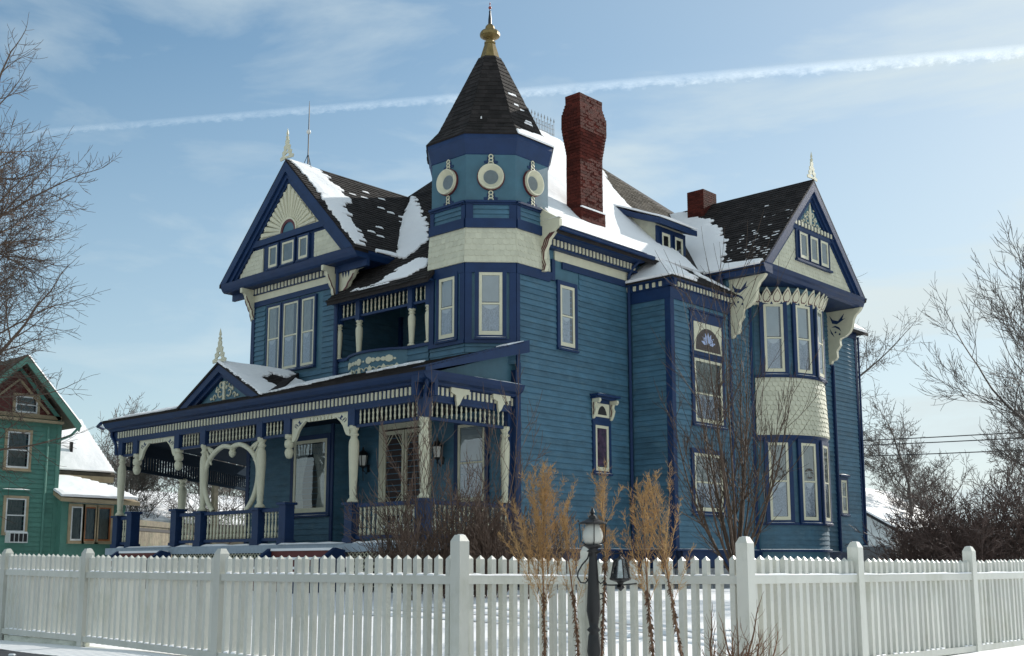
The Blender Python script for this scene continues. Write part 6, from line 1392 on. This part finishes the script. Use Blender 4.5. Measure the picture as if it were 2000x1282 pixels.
# bare trees behind
T1 = tree('bare_tree', (7.9, 15.6, -.8), 12.0, .24, 31, 'tallest bare tree, at the right edge above the dark bush', 'barkgrey', maxl=6, kids=(6, 5, 4, 4, 3), spread=.62, up=.09, rmin=.007, trunk=.16, ratio=.60, ratio0=.45)
T2 = tree('bare_tree', (-6.9, 35.6, -.8), 8.6, .17, 44, 'smaller bare tree with upswept limbs right of the blue house', 'barkgrey', maxl=6, kids=(6, 5, 4, 4, 3), spread=.95, up=.05, rmin=.010, trunk=.25, ratio=.62)
T3 = tree('bare_tree', (-9.2, 30.0, -.8), 15.5, .28, 52, 'tall bare tree showing behind the right rear corner of the blue house', 'barkgrey', maxl=6, kids=(7, 6, 5, 4, 3), spread=.95, up=.03, rmin=.009, trunk=.3, ratio=.58)
T4 = tree('bare_tree', (-27.2, 2.4, -.7), 6.6, .09, 63, 'bare tree just beyond the left porch bay', 'barkgrey', maxl=6, kids=(6, 5, 4, 4, 3), spread=.85, up=.05, rmin=.008, trunk=.2, ratio=.62)
copytree(T4, (-26.4, 6.0, -.7), 'bare_tree', 'second bare tree beyond the left porch bay, nearer the round hoop', rz=2.1, sc=1.05)
copytree(T4, (-33.0, 11.2, -.7), 'bare_tree', 'bare tree whose twigs fill the round porch hoop', rz=4.0, sc=1.25)
copytree(T4, (-38.0, 8.0, -.7), 'bare_tree', 'farther bare tree seen between the left porch columns', rz=.9, sc=1.3)
copytree(T2, (3.5, 24.0, -.8), 'bare_tree', 'bare tree rising behind the dark bush', rz=1.3, sc=.8)
copytree(T1, (2.2, 46.0, -.8), 'bare_tree', 'pale distant bare tree behind the bush at the right edge', rz=2.4, sc=.6)
copytree(T2, (-10.5, 42.0, -.8), 'bare_tree', 'distant bare tree close to the right wall of the blue house', rz=3.6, sc=.75)
# distant wood on the skyline
random.seed(99); far = MB()
for i in range(110):
    a = R(random.uniform(-8, 78)); dd_ = random.uniform(85, 150); x = CAM.x - math.sin(a) * dd_ * 1.0; y = CAM.y + math.cos(a) * dd_; 
    if abs(x + 5) < 14 and y < 40: continue
    hh = random.uniform(3.5, 6.5)
    grow(far, Vector((x, y, -.7)), Vector((0, 0, 1)), hh * .36, .12, 1, 3, (6, 6, 5, 4), .7, .12, .1, .5, 4, .03)
o = part('distant_wood', far, 'barkgrey', None, stuff=True); o['label'] = 'thin line of distant bare trees along the skyline'; o['category'] = 'wood'

# vapour trail
mtl = bpy.data.materials.new('vapour'); mtl.use_nodes = True; nt = mtl.node_tree; nt.nodes.clear(); l = nt.links.new
o_ = N(nt, 'ShaderNodeOutputMaterial'); mx = N(nt, 'ShaderNodeMixShader'); tr_ = N(nt, 'ShaderNodeBsdfTransparent'); tl = N(nt, 'ShaderNodeBsdfTranslucent'); tl.inputs[0].default_value = (.95, .95, .95, 1)
df = N(nt, 'ShaderNodeBsdfDiffuse'); df.inputs[0].default_value = (.95, .95, .95, 1); ad = N(nt, 'ShaderNodeAddShader')
uv = N(nt, 'ShaderNodeUVMap'); sp_ = N(nt, 'ShaderNodeSeparateXYZ'); l(uv.outputs[0], sp_.inputs[0])
mp_ = N(nt, 'ShaderNodeMapping'); mp_.inputs['Scale'].default_value = (95, 2.2, 1); l(uv.outputs[0], mp_.inputs[0]); nz_ = N(nt, 'ShaderNodeTexNoise', i_Scale=1.0, i_Detail=6.0, i_Roughness=0.7); l(mp_.outputs[0], nz_.inputs[0])
# soft upper edge, scalloped lower edge
e1 = N(nt, 'ShaderNodeMath', operation='MULTIPLY_ADD', i_1=1.3, i_2=-.42); l(nz_.outputs[0], e1.inputs[0])
lo1 = N(nt, 'ShaderNodeMath', operation='SUBTRACT'); l(sp_.outputs[1], lo1.inputs[0]); l(e1.outputs[0], lo1.inputs[1])
lo2 = N(nt, 'ShaderNodeMapRange'); lo2.inputs['From Max'].default_value = .55; l(lo1.outputs[0], lo2.inputs[0])
hi1 = N(nt, 'ShaderNodeMapRange'); hi1.inputs['From Min'].default_value = 1.0; hi1.inputs['From Max'].default_value = .30; l(sp_.outputs[1], hi1.inputs[0])
al = N(nt, 'ShaderNodeMath', operation='MULTIPLY'); l(lo2.outputs[0], al.inputs[0]); l(hi1.outputs[0], al.inputs[1])
along = N(nt, 'ShaderNodeMapRange'); along.inputs['From Max'].default_value = 1.0; along.inputs['To Min'].default_value = .08; along.inputs['To Max'].default_value = .30; l(sp_.outputs[0], along.inputs[0])
al2 = N(nt, 'ShaderNodeMath', operation='MULTIPLY'); l(al.outputs[0], al2.inputs[0]); l(along.outputs[0], al2.inputs[1])
l(tl.outputs[0], ad.inputs[0]); l(df.outputs[0], ad.inputs[1]); l(al2.outputs[0], mx.inputs[0]); l(tr_.outputs[0], mx.inputs[1]); l(ad.outputs[0], mx.inputs[2]); l(mx.outputs[0], o_.inputs[0]); M['vapour'] = mtl
def skyray(u, v): d = cf + cr * ((u - 1000) / 2231.4) + cu * ((750 - v) / 2231.4); return d.normalized()
ta_, tb_ = Vector((-7671.7, 3319, 3000)), Vector((-1840.6, 6893.3, 3000)); me = bpy.data.meshes.new('contrail'); vs = []; n = 24
for i in range(n + 1):
    t = i / n; p = ta_.lerp(tb_, t); w = 34 + 30 * t; vs += [p + Vector((0, 0, -w)), p + Vector((0, 0, w))]
me.from_pydata(vs, [], [(2 * i, 2 * i + 2, 2 * i + 3, 2 * i + 1) for i in range(n)]); ul = me.uv_layers.new(name='UVMap')
for pl in me.polygons:
    for li in pl.loop_indices:
        vi = me.loops[li].vertex_index; ul.data[li].uv = ((vi // 2) / n, vi % 2)
me.materials.append(M['vapour']); o = bpy.data.objects.new('contrail', me); COL.objects.link(o); tagt(o, 'long white aircraft vapour trail crossing the whole sky', 'contrail')
cam_d.clip_end = 60000
